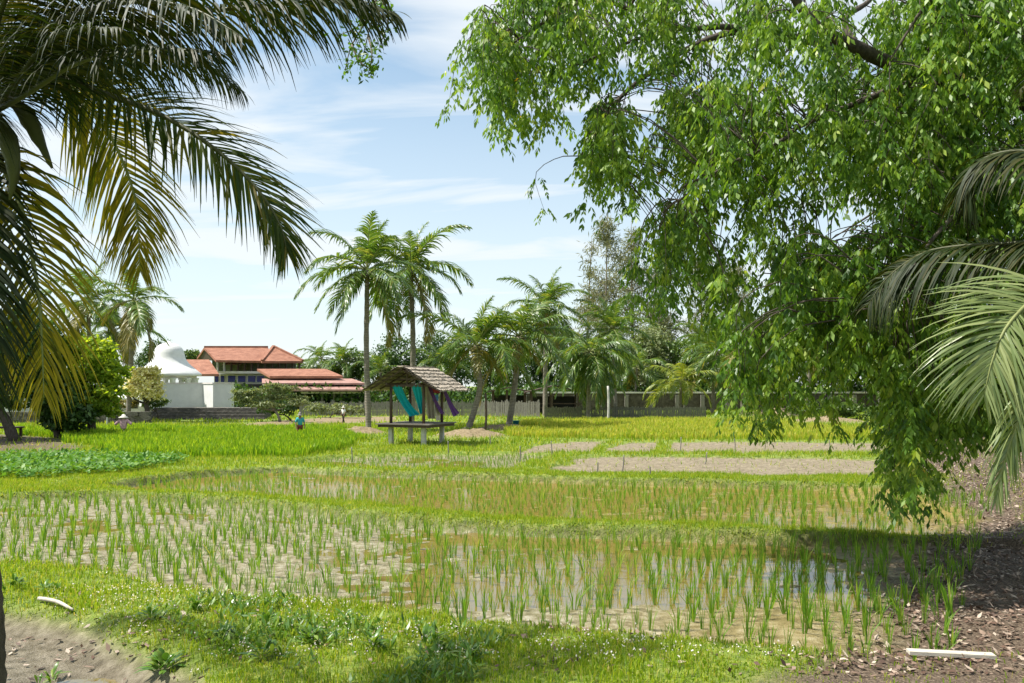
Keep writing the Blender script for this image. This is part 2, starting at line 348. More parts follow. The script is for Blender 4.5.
# ------------------------------------------------------------------ ground
PA = gpoly([(-160,503),(0,503),(83,501),(141,503),(240,508),(340,520),(440,531),(540,538),(680,542),(800,547),(895,551),(960,553),(1060,556),(1140,600),(1110,680),(1000,679),(912,679),(817,672),(680,658),(590,650),(506,641),(430,631),(340,620),(248,612),(166,600),(103,586),(0,575),(-160,565)])
PB = gpoly([(112,493),(124,489),(186,479),(240,475),(290,472),(340,476),(450,480),(560,484),(680,488),(825,491),(930,496),(1010,502),(1010,545),(912,546),(800,541),(680,535),(590,532),(506,527),(420,519),(340,509),(240,503),(141,499)])
PC = gpoly([(284,466),(310,462),(340,459.5),(430,457),(520,456.5),(556,458),(520,467),(505,476),(430,474),(340,471)])
PD1 = gpoly([(575,462),(600,459.5),(680,459.5),(800,461),(895,463),(900,480),(800,483),(680,480),(600,478.5),(545,476)])
PE = [gpoly([(520,456),(545,446),(575,443.5),(605,443.5),(585,455)]), gpoly([(600,455),(625,445),(660,444),(650,455.5)]), gpoly([(665,455.5),(672,444.5),(760,444),(883,445),(886,455.5)])]
PMUD = gpoly([(-220,650),(-30,622),(0,624),(40,631),(72,641),(100,653),(128,662),(152,670),(170,682),(180,700),(170,760),(-220,760)])
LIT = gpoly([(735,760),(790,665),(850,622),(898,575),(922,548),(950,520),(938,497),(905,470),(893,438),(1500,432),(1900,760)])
RICE1 = gpoly([(120,461.5),(220,463),(300,461),(345,452),(366,443),(352,438),(345,433),(250,433.5),(180,433.5),(20,435),(20,438),(60,440),(95,452)])
RIPE = gpoly([(508,440.5),(503,433),(530,425),(640,423.5),(770,424),(800,429),(885,438),(880,442),(700,442)])
CROP = gpoly([(-90,461),(60,461),(130,464),(190,468.5),(120,480),(40,487),(-90,491)])
PATH1 = gpoly([(236,428),(262,424),(330,419),(395,418),(395,423.5),(330,425.5),(300,427)])
SHADE_PAINTED_DIRT = gpoly([(-120,437),(0,437),(55,440),(85,452),(70,458),(0,459),(-120,460)])
MOUNDS = [(*gp(358,437), 1.9, .55), (*gp(470,440), 2.2, .55), (*gp(507,433), 2.4, .5), (*gp(775,419), 3.2, 1.0), (*gp(828,425), 3.0, .6), (*gp(600,410), 5.0, .35)]
FLAT = [PA, PB, PC, PD1, *PE]

def fields(x, y):
    x = np.asarray(x, float); y = np.asarray(y, float)
    sA, sB, sC, sD = (sdf(p, x, y) for p in (PA, PB, PC, PD1))
    sE = np.minimum.reduce([sdf(p, x, y) for p in PE])
    sM = sdf(PMUD, x, y); sL = sdf(LIT, x, y)
    wob = (fbm(x, y, 1.3, 3)-.5)*.35
    sA, sB, sC, sM = sA+wob, sB+wob, sC+wob, sM+wob*1.2
    wob2 = (fbm(x, y, .8, 4)-.5)*1.1; sD, sE = sD+wob2, sE+wob2*.8
    n1 = fbm(x, y, .55, 4)-.5; n2 = fbm(x+40, y+9, 3.0, 4)-.5
    far = sstep(22, 40, y)
    top = .26 + .10*n1 + .07*n2 - .12*far
    z = top.copy()
    # floors
    n4 = fbm(x+11, y+3, 2.1, 4)-.5; n5 = fbm(x-7, y+31, 5.0, 2)-.5
    flA = .004 + .07*n1 + .10*n4 + .05*n5 + .016*sstep(-1, -5, x) - .045*sstep(-2.5, .5, x)*sstep(11.0, 12.5, y)
    flA = flA + .16*sstep(4.6, 8.0, x) + .05*sstep(12.0, 10.3, y)
    flB = -.026 + .05*n1 + .09*n4 + .05*n5 + .010*sstep(0, 3, x) + .14*sstep(8.2, 10.5, x)
    flC = .005 + .05*n1
    for s, fl, w in ((sA, flA, .20), (sB, flB, .20), (sC, flC, .3), (sD, .06+.02*n1+.03*n2, .35), (sE, .07+.02*n1+.03*n2, .35)):
        t = sstep(-.03, w, s); z = fl*(1-t) + z*t if np.isscalar(fl) is False else fl*(1-t) + z*t
    flM = -.06 + .07*n1 + .05*n2 - .10*np.exp(-(((x+4.35)/.55)**2+((y-8.75)/.42)**2)) - .10*np.exp(-(((x+5.2)/.3)**2+((y-8.55)/.15)**2))
    t = sstep(-.25, .45, sM); z = flM*(1-t) + z*t
    rise = .16*sstep(0, 6, -sL)*sstep(0, 1.2, np.minimum(sA, sB)+.6)
    z = z + np.where(sL < 0, rise, 0)
    md = np.zeros_like(z)
    for mx, my, r, h in MOUNDS:
        g = np.exp(-((x-mx)**2+(y-my)**2)/(r*r)*1.6); z = z + h*g*(.85+.5*n2); md = np.maximum(md, g)
    k = (y < 6.5); z = np.where(k, z, z)
    mud = np.maximum.reduce([1-sstep(-.05, .03, sA), 1-sstep(-.05, .03, sB), 1-sstep(-.02, .1, sC), (1-sstep(-.1, .25, sM))])
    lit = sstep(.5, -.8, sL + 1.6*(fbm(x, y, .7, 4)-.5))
    gold = (1-sstep(-.02, .1, sB))*sstep(-3, 1, x) + .5*(1-sstep(-.02, .1, sA))*sstep(.5, 3, x)
    gold = np.clip(gold, 0, 1)
    dry = np.maximum((1-sstep(-.05, .15, sD)), (1-sstep(-.05, .15, sE)))
    pth = np.maximum((1-sstep(-.3, .6, sdf(PATH1, x, y))), sstep(.16, .40, md + .25*n2))
    lit = np.maximum(lit, .95*(1-sstep(-.5, .5, sdf(SHADE_PAINTED_DIRT, x, y)+.8*n1)))  # shade of the left trees painted onto the dirt through the litter mask
    eAB = np.minimum(sA, sB); face = .6*sstep(-.06, .0, eAB)*(1-sstep(.08, .2, eAB)); face = np.maximum(face, .8*(1-sstep(-.1, .25, sM)))
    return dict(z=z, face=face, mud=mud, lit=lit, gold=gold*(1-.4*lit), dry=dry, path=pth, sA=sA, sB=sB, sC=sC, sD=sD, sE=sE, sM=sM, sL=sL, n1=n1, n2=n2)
def zf(x, y):
    return fields(np.atleast_1d(x), np.atleast_1d(y))['z']

def axis_pts(a, fine, b, step, growth, end):
    p = [b]; s = step
    while p[-1] < end:
        s = s*growth; p.append(p[-1]+s)
    return np.array(p[1:])
ys = np.concatenate([[-300, -100, -30, -8, 0, 3, 5], np.arange(6.5, 29, .10)])
ys = np.concatenate([ys, axis_pts(0, 0, ys[-1], .11, 1.015, 140)]); ys = np.concatenate([ys, axis_pts(0, 0, ys[-1], 4, 1.3, 1600)])
xr = np.arange(0, 13, .12); xr = np.concatenate([xr, axis_pts(0, 0, xr[-1], .13, 1.035, 110)]); xr = np.concatenate([xr, axis_pts(0, 0, xr[-1], 8, 1.35, 1400)])
xs = np.concatenate([-xr[:0:-1], xr])
X, Y = np.meshgrid(xs, ys); fx, fy = X.ravel(), Y.ravel()
fd = fields(fx, fy)
nx, ny = len(xs), len(ys)
idx = np.arange(nx*ny).reshape(ny, nx)
quads = np.stack([idx[:-1, :-1], idx[:-1, 1:], idx[1:, 1:], idx[1:, :-1]], -1).reshape(-1, 4)
wet = np.clip(fd['mud']*sstep(.09, .0, fd['z']), 0, 1)
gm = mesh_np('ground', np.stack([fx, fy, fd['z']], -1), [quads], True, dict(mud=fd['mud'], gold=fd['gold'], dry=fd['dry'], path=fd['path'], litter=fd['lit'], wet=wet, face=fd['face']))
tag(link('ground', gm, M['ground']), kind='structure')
def water(name, poly, z, grow=.25, mat='water'):
    c = poly.mean(0); P = poly + (poly-c)/np.linalg.norm(poly-c, axis=1)[:, None]*grow
    me = mesh_np(name, np.c_[P, np.full(len(P), z)], [np.arange(len(P))[None, :]])
    tag(link(name, me, M[mat]), kind='structure')
water('paddy_water', PA, .0); water('paddy_water', PB, .0, .25, 'water_gold'); water('paddy_water', PC, .0); water('puddle_water', PMUD, -.115)

# ------------------------------------------------------------------ blades / leaves scatter
def blades(P, h, w, lean=.35, seg=1, droop=.0):
    """grass blades: P (n,3), h, w (n,)"""
    n = len(P); a = rng.uniform(0, 2*math.pi, n); b = rng.uniform(0, 2*math.pi, n)
    D = np.stack([np.cos(a), np.sin(a), np.zeros(n)], -1); W = np.stack([np.cos(b), np.sin(b), np.zeros(n)], -1)*(w/2)[:, None]
    l = rng.uniform(.05, 1, n)*lean
    tip = P + D*(h*l)[:, None] + np.array([0, 0, 1])*(h*np.sqrt(np.maximum(0, 1-l*l)))[:, None]
    if seg == 1:
        V = np.stack([P-W, P+W, tip], 1).reshape(-1, 3); return V, [np.arange(3*n).reshape(n, 3)]
    mid = P + D*(h*l*.3)[:, None] + np.array([0, 0, 1])*(h*.6)[:, None]
    V = np.stack([P-W*.8, P+W*.8, mid+W, mid-W, tip], 1).reshape(-1, 3)
    i = np.arange(n)[:, None]*5
    return V, [i + np.array([[0, 1, 2, 3]]), i + np.array([[3, 2, 4]])]
def merge(parts):
    Vs = []; Fs = {}; o = 0
    for V, fs in parts:
        Vs.append(V)
        for f in fs: Fs.setdefault(f.shape[1], []).append(f+o)
        o += len(V)
    return np.vstack(Vs), [np.vstack(v) for v in Fs.values()]
def scatter(x0, x1, y0, y1, dens, keep):
    n = int((x1-x0)*(y1-y0)*dens); x = rng.uniform(x0, x1, n); y = rng.uniform(y0, y1, n)
    infr = np.abs(x) < y*.62 + 1.0
    x, y = x[infr], y[infr]; f = fields(x, y); k = keep(x, y, f)
    return x[k], y[k], {q: v[k] for q, v in f.items()}
def grass_keep(x, y, f):
    edge = np.minimum.reduce([f['sA'], f['sB'], f['sC'], f['sD'], f['sE']])
    p = np.maximum(sstep(-.02, .10, edge), np.where(np.minimum(f['sD'], f['sE']) < .1, .03, 0)*(np.minimum.reduce([f['sA'], f['sB'], f['sC']]) > 0))*(1-f['path']*.97)*(1-.93*f['lit'])*sstep(.0, .35, f['sM'])
    p = p*(.55+.65*sstep(.35, .6, fbm(x, y, 2.2, 3)))
    return rng.random(len(x)) < p
parts = []
for y0, y1, dens, hh, ww in ((7.5, 10.5, 1500, .085, .010), (10.5, 14, 1100, .10, .012), (14, 20, 1700, .10, .015), (20, 28, 850, .11, .022), (28, 40, 170, .18, .034), (40, 62, 45, .24, .06), (62, 95, 9, .26, .11)):
    xm = y1*.62+1
    x, y, f = scatter(-xm, xm, y0, y1, dens, grass_keep)
    nz = fbm(x+9, y, 1.6, 3)
    h = hh*(.35+1.3*nz)*rng.uniform(.5, 1.25, len(x))
    parts.append(blades(np.stack([x, y, f['z']-.01], -1), h, np.full(len(x), ww)*rng.uniform(.7, 1.3, len(x)), .75, 2 if y0 < 14 else 1))
V, Fs = merge(parts); tag(link('grass', mesh_np('grass', V, Fs), M['grass']), 'short bright grass growing on the banks between the paddies', 'grass', kind='stuff')
def inside(poly, m=0.0):
    return lambda x, y, f: sdf(poly, x, y) < m
def field(name, poly, dens, h, w, mat, label, cat, lean=.4):
    lo, hi = poly.min(0), poly.max(0)
    x, y, f = scatter(lo[0], hi[0], lo[1], hi[1], dens, lambda x, y, f: (sdf(poly, x, y)+(fbm(x, y, .5, 3)-.5)*1.5 < 0) & (f['path'] < .6))
    hv = h*(.35+1.15*fbm(x, y, .9, 4))*rng.uniform(.6, 1.15, len(x))
    V, Fs = blades(np.stack([x, y, f['z']], -1), hv, np.full(len(x), w), lean, 2)
    tag(link(name, mesh_np(name, V, Fs), mat), label, cat, kind='stuff')
field('rice_field', RICE1, 210, .47, .042, M['ricefield'], 'dense bright green rice standing in the field left of the hut', 'rice')
field('ripening_rice', RIPE, 105, .46, .05, M['ripe'], 'dense yellow green ripening rice in the field beyond the dry beds', 'rice')
def leafquads(P, D, W, L, w):
    """diamond leaves: base P, unit direction D, unit width W"""
    V = np.stack([P, P + D*(L*.45)[:, None] - W*(w/2)[:, None], P + D*L[:, None], P + D*(L*.45)[:, None] + W*(w/2)[:, None]], 1).reshape(-1, 3)
    return V, [np.arange(len(V)).reshape(-1, 4)]
def unit(v): return v/(np.linalg.norm(v, axis=-1, keepdims=True)+1e-9)
def rdir(n, up=0.0, spread=1.0):
    v = rng.normal(size=(n, 3))*spread; v[:, 2] += up; return unit(v)
def perp(D):
    return unit(np.cross(D, rng.normal(size=D.shape)))
# low bean-like crop on the left
lo, hi = CROP.min(0), CROP.max(0)
x, y, f = scatter(max(lo[0], -26), hi[0], lo[1], hi[1], 110, inside(CROP, .2))
D = rdir(len(x), .5); D[:, 2] = np.abs(D[:, 2])*.5; D = unit(D)
Wd = unit(np.cross(D, np.array([0, 0, 1.0])) + rng.normal(size=D.shape)*.25)
V, Fs = leafquads(np.stack([x, y, f['z']+rng.uniform(.04, .28, len(x))], -1), D, Wd, rng.uniform(.12, .22, len(x)), rng.uniform(.09, .15, len(x)))
tag(link('low_crop', mesh_np('low_crop', V, Fs), M['crop']), 'low broad leaved crop covering the bank by the dark trees', 'crop', kind='stuff')
# small white specks standing in for leaf glints on the near bank
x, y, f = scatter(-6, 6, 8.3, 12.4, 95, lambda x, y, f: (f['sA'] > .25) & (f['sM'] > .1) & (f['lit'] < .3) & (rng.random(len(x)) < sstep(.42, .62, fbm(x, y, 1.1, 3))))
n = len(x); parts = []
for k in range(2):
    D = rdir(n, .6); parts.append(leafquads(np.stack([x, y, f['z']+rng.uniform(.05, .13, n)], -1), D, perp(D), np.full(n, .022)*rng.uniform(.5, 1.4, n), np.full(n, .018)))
V, Fs = merge(parts); tag(link('leaf_glints', mesh_np('leaf_glints', V, Fs), M['glint']), 'tiny white specks standing in for leaf glints over the near grass bank', 'leaf_glints', kind='stuff')
# dense leafy ground cover on the lower bank
GC = gpoly([(140,634),(200,618),(280,622),(400,640),(500,660),(520,690),(520,740),(230,740),(215,672),(185,660)])
x, y, f = scatter(-5.5, .5, 7.6, 11.6, 700, lambda x, y, f: (sdf(GC, x, y) < 0) & (rng.random(len(x)) < sstep(.42, .60, fbm(x+5, y, 1.6, 3))))
n = len(x); D = rdir(n, .75); D[:, 2] = np.abs(D[:, 2]); D = unit(D)
Wd = unit(np.cross(D, np.array([0, 0, 1.0])) + rng.normal(size=D.shape)*.25); L_ = rng.uniform(.05, .15, n)
V, Fs = leafquads(np.stack([x, y, f['z']+rng.uniform(-.01, .09, n)], -1), D, Wd, L_, L_*.26)
tag(link('ground_cover', mesh_np('ground_cover', V, Fs), M['weed']), 'dense dark leafy ground cover on the lower near bank beside the mud', 'ground cover', kind='stuff')
# dark understory standing in for the shade behind the fences
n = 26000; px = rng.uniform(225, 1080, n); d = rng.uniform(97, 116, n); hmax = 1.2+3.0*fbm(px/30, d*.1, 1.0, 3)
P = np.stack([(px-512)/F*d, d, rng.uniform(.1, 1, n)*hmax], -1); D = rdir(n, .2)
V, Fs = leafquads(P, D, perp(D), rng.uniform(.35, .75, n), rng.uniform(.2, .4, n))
tag(link('undergrowth', mesh_np('undergrowth', V, Fs), M['tree_dark']), 'dark undergrowth standing in for shade below the far tree line', 'undergrowth', kind='stuff')
# dry leaves under the weeping tree
x, y, f = scatter(1.5, 22, 8.0, 34, 230, lambda x, y, f: (rng.random(len(x)) < f['lit']*1.0*(np.clip(14/y, .3, 1))) & (f['z'] > .0))
x2, y2, f2 = scatter(-6, 6, 8.0, 11.4, 90, lambda x, y, f: ((f['sA'] > .1) | (f['sM'] < 0)) & (rng.random(len(x)) < .12+.9*sstep(.50, .66, fbm(x+2, y+6, .9, 3))*(y < 10.2)))
x = np.r_[x, x2]; y = np.r_[y, y2]; z = np.r_[f['z'], f2['z']]; n = len(x)
D = rdir(n, .0); D[:, 2] *= .35; D = unit(D); Wd = unit(np.cross(D, np.array([0, 0, 1.0])) + rng.normal(size=D.shape)*.3)
V, Fs = leafquads(np.stack([x, y, z+rng.uniform(.012, .04, n)], -1), D, Wd, rng.uniform(.03, .14, n), rng.uniform(.02, .06, n))
tag(link('leaf_litter', mesh_np('leaf_litter', V, Fs), M['litter']), 'brown dry fallen leaves scattered on the ground under the weeping tree', 'leaf litter', kind='stuff')

# ------------------------------------------------------------------ rice seedlings
def seedling_geo(seed, nb=13, h=.42):
    r = np.random.default_rng(seed); V = []; Q = []; T = []; o = 0
    for b in range(nb):
        a = r.uniform(0, 2*math.pi); hh = h*r.uniform(.6, 1.1); ln = r.uniform(.02, .30)*(2.2 if r.random() < .22 else 1)
        d = np.array([math.cos(a), math.sin(a), 0]); wv = np.array([-math.sin(a+.6), math.cos(a+.6), 0])
        base = d*r.uniform(.005, .03); w = r.uniform(.0042, .0068)
        pts = [base + d*(hh*ln*t**2) + np.array([0, 0, hh*(t - .30*ln*t**3)]) for t in (0, .4, .75, 1)]
        for p, k in zip(pts[:3], (.7, 1, .8)): V += [p - wv*w*k, p + wv*w*k]
        V.append(pts[3]); Q += [[o, o+1, o+3, o+2], [o+2, o+3, o+5, o+4]]; T.append([o+4, o+5, o+6]); o += 7
    return np.array(V), [np.array(Q), np.array(T)]
TMPL = [seedling_geo(100+i, 7+i % 6, .31+.022*(i % 5)) for i in range(16)]
cand = []
ang = .06
gx, gy = np.meshgrid(np.arange(-22, 24, .24), np.arange(8, 46, .295))
gx, gy = gx.ravel(), gy.ravel()
gx = gx + .12*((np.round(gy/.295) % 2)) ; 
x = gx*math.cos(ang) - gy*math.sin(ang) + rng.normal(size=len(gx))*.035; y = gx*math.sin(ang) + gy*math.cos(ang) + rng.normal(size=len(gx))*.045
f = fields(x, y)
inA = f['sA'] < -.12; inB = f['sB'] < -.10; inC = f['sC'] < -.05
pr = np.where(inA | inB | inC, .93, 0)
pr = np.where(f['lit'] > .5, pr*np.where(x < .60*y-.8, .75, .0), pr)
pr = pr*np.where(inC, 1, np.where(fbm(x+3, y, .45, 3) > .36, 1, .55))
keep = (rng.random(len(x)) < pr) & (np.abs(x) < y*.62+.5)
x, y = x[keep], y[keep]; zz = f['z'][keep]; inA = inA[keep]
sc = rng.uniform(.65, 1.3, len(x))*np.where(inA, 1.0, np.where(inC[keep], .7, .85))*np.where(x > 3, 1.12, 1)
rot = rng.uniform(0, 6.283, len(x)); tid = rng.integers(0, 16, len(x))
vis = np.abs(x) < y*.6
order = np.argsort(np.where(vis & inA, y/sc, 1e9)); near = order[:300]; isnear = np.zeros(len(x), bool); isnear[near] = True
smesh = []
for i, (V, Fs) in enumerate(TMPL):
    me = mesh_np('rice_seedling', V, Fs); me.materials.append(M['rice']); smesh.append(me)
for i in near:
    o = link('rice_seedling', smesh[tid[i]])
    o.location = (x[i], y[i], zz[i]-.02); o.rotation_euler = (rng.normal()*.06, rng.normal()*.06, rot[i]); o.scale = (sc[i]*rng.uniform(.8, 1.2), sc[i]*rng.uniform(.8, 1.2), sc[i])
    tag(o, 'green rice seedling tuft rooted in the nearest rows of the front paddy', 'rice seedling', 'rice seedlings in the nearest rows of the front paddy')
parts = []
for i in np.where(~isnear)[0]:
    V, Fs = TMPL[tid[i]]; c, s = math.cos(rot[i]), math.sin(rot[i])
    k = max(1.0, y[i]/15)    # bolder blades further off would vanish otherwise
    R = np.array([[c, s, 0], [-s, c, 0], [0, 0, 1]])
    parts.append(((V*sc[i]) @ R + np.array([x[i], y[i], zz[i]-.02]), Fs))
V, Fs = merge(parts); tag(link('rice', mesh_np('rice', V, Fs), M['rice']), 'rows of young rice tufts filling the rest of the flooded paddies', 'rice', kind='stuff')
# thicker planting in the strip paddy
lo, hi = PC.min(0), PC.max(0)

# ------------------------------------------------------------------ weeds on the near bank
def weed_geo(seed, n, L, w):
    r = np.random.default_rng(seed); V = []; Q = []; o = 0
    for b in range(n):
        a = r.uniform(0, 6.283); el = r.uniform(.45, 1.4); l = L*r.uniform(.55, 1.1); ww = w*r.uniform(.7, 1.2)
        d = np.array([math.cos(a)*math.cos(el), math.sin(a)*math.cos(el), math.sin(el)]); s = np.array([-math.sin(a), math.cos(a), 0]); nrm = np.cross(d, s)
        base = np.array([math.cos(a), math.sin(a), 0])*.02 + np.array([0, 0, r.uniform(0, .10)])
        rows = []
        for t, k in ((0, .12), (.25, .8), (.5, 1), (.78, .62), (1, .04)):
            p = base + d*l*t - np.array([0, 0, 1])*l*.45*t*t
            rows.append((p - s*ww*k/2 - nrm*ww*.12*k, p, p + s*ww*k/2 - nrm*ww*.12*k))
        for row in rows: V += row
        for i in range(4):
            for j in range(2):
                q = o+i*3+j; Q.append([q, q+1, q+4, q+3])
        o += 15
    return np.array(V), [np.array(Q)]
WEEDS = [(14,602,.30,.07,16,'dark leafy weed at the left end of the near grass bank'), (45,606,.26,.06,12,'leafy weed beside the pale stick on the near bank'),
 (52,664,.30,.06,9,'lone upright weed growing out of the bare mud'), (150,634,.28,.07,14,'leafy weed on the bank where the mud patch narrows'),
 (165,668,.42,.12,18,'broad leaved weed with the largest leaves at the edge of the mud'), (196,626,.30,.06,14,'upright leafy weed highest on the bank above the mud corner'),
 (268,640,.30,.07,15,'leafy weed in the middle of the white speckled bank'), (262,674,.36,.09,15,'dark broad weed among brown leaves at the bank foot'),
 (312,660,.36,.08,18,'tall weed clump with arching strap leaves on the near bank'), (372,668,.34,.08,16,'leafy weed among the thickest white specks'),
 (425,662,.34,.075,17,'strap leaved weed at the right end of the weedy bank'), (470,678,.30,.07,14,'last weed before the bank turns to plain grass'), (225,655,.3,.07,14,'bushy weed between the mud edge and the speckled bank'), (345,640,.28,.06,13,'small weed on the bank crest below the seedlings')]
for i, (px, py, L_, w_, n_, lab) in enumerate(WEEDS):
    p = gp(px, py, .1); z = zf(p[0], p[1])[0]
    parts = [weed_geo(300+i, n_, L_*.85, w_*.6)]
    for j in range(2):
        V, Fs = weed_geo(400+i*3+j, n_//2, L_*.65, w_*.55); parts.append((V+np.array([rng.normal()*.07, rng.normal()*.06, 0]), Fs))
    V, Fs = merge(parts)
    o = link('weed_plant', mesh_np('weed_plant', V, Fs, True), M['weed']); o.location = (p[0], p[1], z)
    tag(o, lab, 'weed', 'broad leaved weeds on the near bank')
# stick and plank
def stick(name, a, b, r, mat, label, cat):
    P = smooth_path([a, (np.array(a)+b)/2+np.array([.0, .03, .02]), b], 8); tag(MB().tube(P, [r, r*1.1, r, r*.95, r, r*.9, r*.8, r*.6], 8, .06).build(name, mat, None, True), label, cat)
a = gp(39, 621); b = gp(73, 632)
stick('stick', (*a, zf(*a)[0]+.05), (*b, zf(*b)[0]+.05), .024, M['plank'], 'pale bare stick lying at the edge of the mud', 'stick')
a = gp(908, 675, .1); b = gp(994, 678, .1)
mb = MB(); za = max(zf(*a)[0], zf(*b)[0])+.04
mb.bar((*a, za), (*b, za-.015), .11, .035); tag(mb.build('plank', M['plank']), 'bleached wooden plank lying among dry leaves at the paddy corner', 'plank')

# ------------------------------------------------------------------ palms
def frond_geo(P, n=60, L=.9, w=.035, lift=.25, droop=.5, a0=75, a1=28, seg=4, start=.14, jit=.1, seed=0, torn=0.03, face=(0, 0, 1.0)):
    r = np.random.default_rng(seed)
    C = smooth_path(P, 60); T = unit(np.gradient(C, axis=0))
    t = np.linspace(start, .995, n); t = np.r_[t, t]; side = np.r_[np.ones(n), -np.ones(n)]
    keep = r.random(2*n) > torn; t, side = t[keep], side[keep]; m = len(t)
    fi = t*59; i = np.minimum(fi.astype(int), 58); fr = (fi-i)[:, None]
    p = C[i]*(1-fr)+C[i+1]*fr; tt = unit(T[i]*(1-fr)+T[i+1]*fr)
    upv = np.array(face, float); up = unit(upv - (tt@upv)[:, None]*tt + np.array([1e-3, 2e-3, 0])); S = unit(np.cross(tt, up))
    A = np.radians(a0 + (a1-a0)*t**1.3 + r.normal(size=m)*5)
    d = unit(tt*np.cos(A)[:, None] + S*(side*np.sin(A))[:, None] + up*(lift + r.normal(size=m)*jit)[:, None])
    prof = np.interp(t, [0, .15, .35, .6, .85, 1], [.5, .75, 1, .95, .62, .30])
    l = L*prof*(1+r.normal(size=m)*.07)
    wv0 = tt + r.normal(size=(m, 3))*.12
    pts = [p]; ds = d.copy(); rows = []
    dr = droop*(1+r.normal(size=m)*.25)
    prev = p; widths = np.interp(np.linspace(0, 1, seg+1), [0, .15, .5, 1], [.55, 1, .85, .08])
    for k in range(seg+1):
        wv = unit(wv0 - (wv0*ds).sum(1, keepdims=True)*ds)*(w*widths[k]/2)*np.interp(t, [0, .3, 1], [.9, 1, .55])[:, None]
        rows.append(np.stack([prev-wv, prev+wv], 1))
        prev = prev + ds*(l/seg)[:, None]; ds = unit(ds - np.array([0, 0, 1.0])*(dr/seg*1.6)[:, None])
    V = np.stack(rows, 1).reshape(-1, 3)   # m, seg+1, 2
    base = np.arange(m)[:, None]*(2*(seg+1))
    Q = np.concatenate([base + np.array([[2*k, 2*k+1, 2*k+3, 2*k+2]]) for k in range(seg)])
    return V, [Q]
def rachis_curve(el, L, bend, n=10):
    """in the xz plane, starting at origin along +x with elevation el (deg)"""
    p = np.zeros(3); pts = [p.copy()]; e = math.radians(el)
    for k in range(n):
        p = p + np.array([math.cos(e), 0, math.sin(e)])*L/n; pts.append(p.copy())
        e -= bend*(math.cos(e)*.8+.2)*(.5+1.0*k/n)/n; e = max(e, math.radians(-88))
    return np.array(pts)
FT = {}
def frond_mesh(kind, el, var, mat, rmat, n=42, L=4.2, droop=1.0, bend=1.9):
    key = (kind, el, var)
    if key not in FT:
        C = rachis_curve(el, L*(1 + .04*var), bend)
        C[:, 1] += (var-.5)*.35*np.linspace(0, 1, len(C))**2*2
        V, Fs = frond_geo(C, n, L*.28, .115*L/4.2, .18, droop, 64, 20, 4, .13, seed=(el*7+var*3) % 1000)
        me = mesh_np('frond', V, Fs); me.materials.append(M[mat])
        CC = smooth_path(C, 12); V2, F2 = tube_geo(CC, np.linspace(.05, .008, 12)*L/4.2, 5)
        b = MB().add(V2, F2); rm = b.me('rachis', True); rm.materials.append(M[rmat])
        FT[key] = (me, rm)
    return FT[key]
def coconut_mesh():
    b = MB(); 
    for k in range(9):
        a = k*2.4; b.lathe([(.001, -.15), (.08, -.12), (.125, -.02), (.11, .08), (.05, .13), (.001, .14)], (math.cos(a)*.26, math.sin(a)*.26, -.18-.16*(k % 3)), 8)
    return b.me('coconut_bunch', True)
CNUT = coconut_mesh()
def palm(base_px, base_py, crown_px, crown_py, label, d=None, L=4.2, nf=20, elmax=80, elmin=-40, mat='palm', rmat='rachis', droop=.85, bend=1.6, r0=.17, old=3, nuts=True, curve=.0, group='coconut palms behind the paddies', kind='a', name='coconut_palm', bmat='bark'):
    if d is None:
        g = gp(base_px, base_py); d = g[1]
    gx_ = (base_px-512)/F*d; gz = zf(gx_, d)[0]-.1
    cr = wp(crown_px, crown_py, d); B = np.array([gx_, d, gz])
    root = empty(name, B, label, 'palm tree', group)
    H = cr - B
    mid = H*np.array([.5, .5, .5]) + np.array([curve, 0, 0])
    P = smooth_path([np.zeros(3), H*.08+np.array([curve*.35, 0, 0]), mid, H*.8+np.array([curve*.6, 0, 0])*.6, H], 26)
    R = np.interp(np.linspace(0, 1, 26), [0, .04, .12, .9, 1], [r0*1.75, r0*1.3, r0, r0*.72, r0*.9])
    R = R*(1+.05*np.tile([1, -1], 13))
    MB().tube(P, R, 10, .03).build('trunk', M[bmat], root, True)
    els = np.linspace(elmax, elmin, nf)
    for k in range(nf):
        el = int(round(els[k]/12)*12); var = int(rng.integers(0, 2))
        mm = mat if k < nf-old else 'palm_old'
        me, rm = frond_mesh(kind+mm, el, var, mm, rmat, L=L, droop=droop, bend=bend)
        fo = link('frond', me, None, root); fo.location = H
        fo.rotation_euler = (rng.normal()*.15, rng.normal()*.10, k*2.399+rng.normal()*.2)
        s = rng.uniform(.85, 1.1)*(.68 if k < 2 else .82 if k < 4 else 1); fo.scale = (s, s, s)
        ro = link('rachis', rm, None, fo)
    if nuts:
        o = link('coconut_bunch', CNUT, M['husk'], root); o.location = H
    return root
palm(369, 431, 367, 270, 'tall coconut palm with a straight slim trunk left of the thatched hut', L=4.6, nf=22, d=53, r0=.19, curve=-.1, old=1, elmin=-52)
palm(411, 420, 411, 268, 'tall coconut palm rising directly behind the thatched hut', L=5.2, nf=22, d=60, r0=.21, curve=.15, elmin=-55, old=2)
palm(466, 433, 476, 345, 'short curved coconut palm just right of the thatched hut', L=3.2, nf=18, d=53, r0=.2, curve=.55, elmin=-42)
palm(508, 430, 519, 337, 'leaning coconut palm growing out of a bare earth mound', L=3.2, nf=18, d=56, r0=.22, curve=.1, elmin=-42)
palm(545, 413, 546, 306, 'tall coconut palm rising through the dark shed roof', L=4.9, nf=25, d=78, r0=.24, elmin=-58, curve=.0, old=2)
palm(588, 411, 590, 352, 'umbrella shaped coconut palm left of the white field pole', L=4.6, nf=30, d=70, r0=.2, elmax=45, elmin=-62, droop=1.1, bend=1.7, kind='u', old=1)
palm(616, 411, 612, 330, 'coconut palm with one upright spear frond behind the white field pole', L=4.6, nf=26, d=80, r0=.2, elmax=88, elmin=-60, old=0)
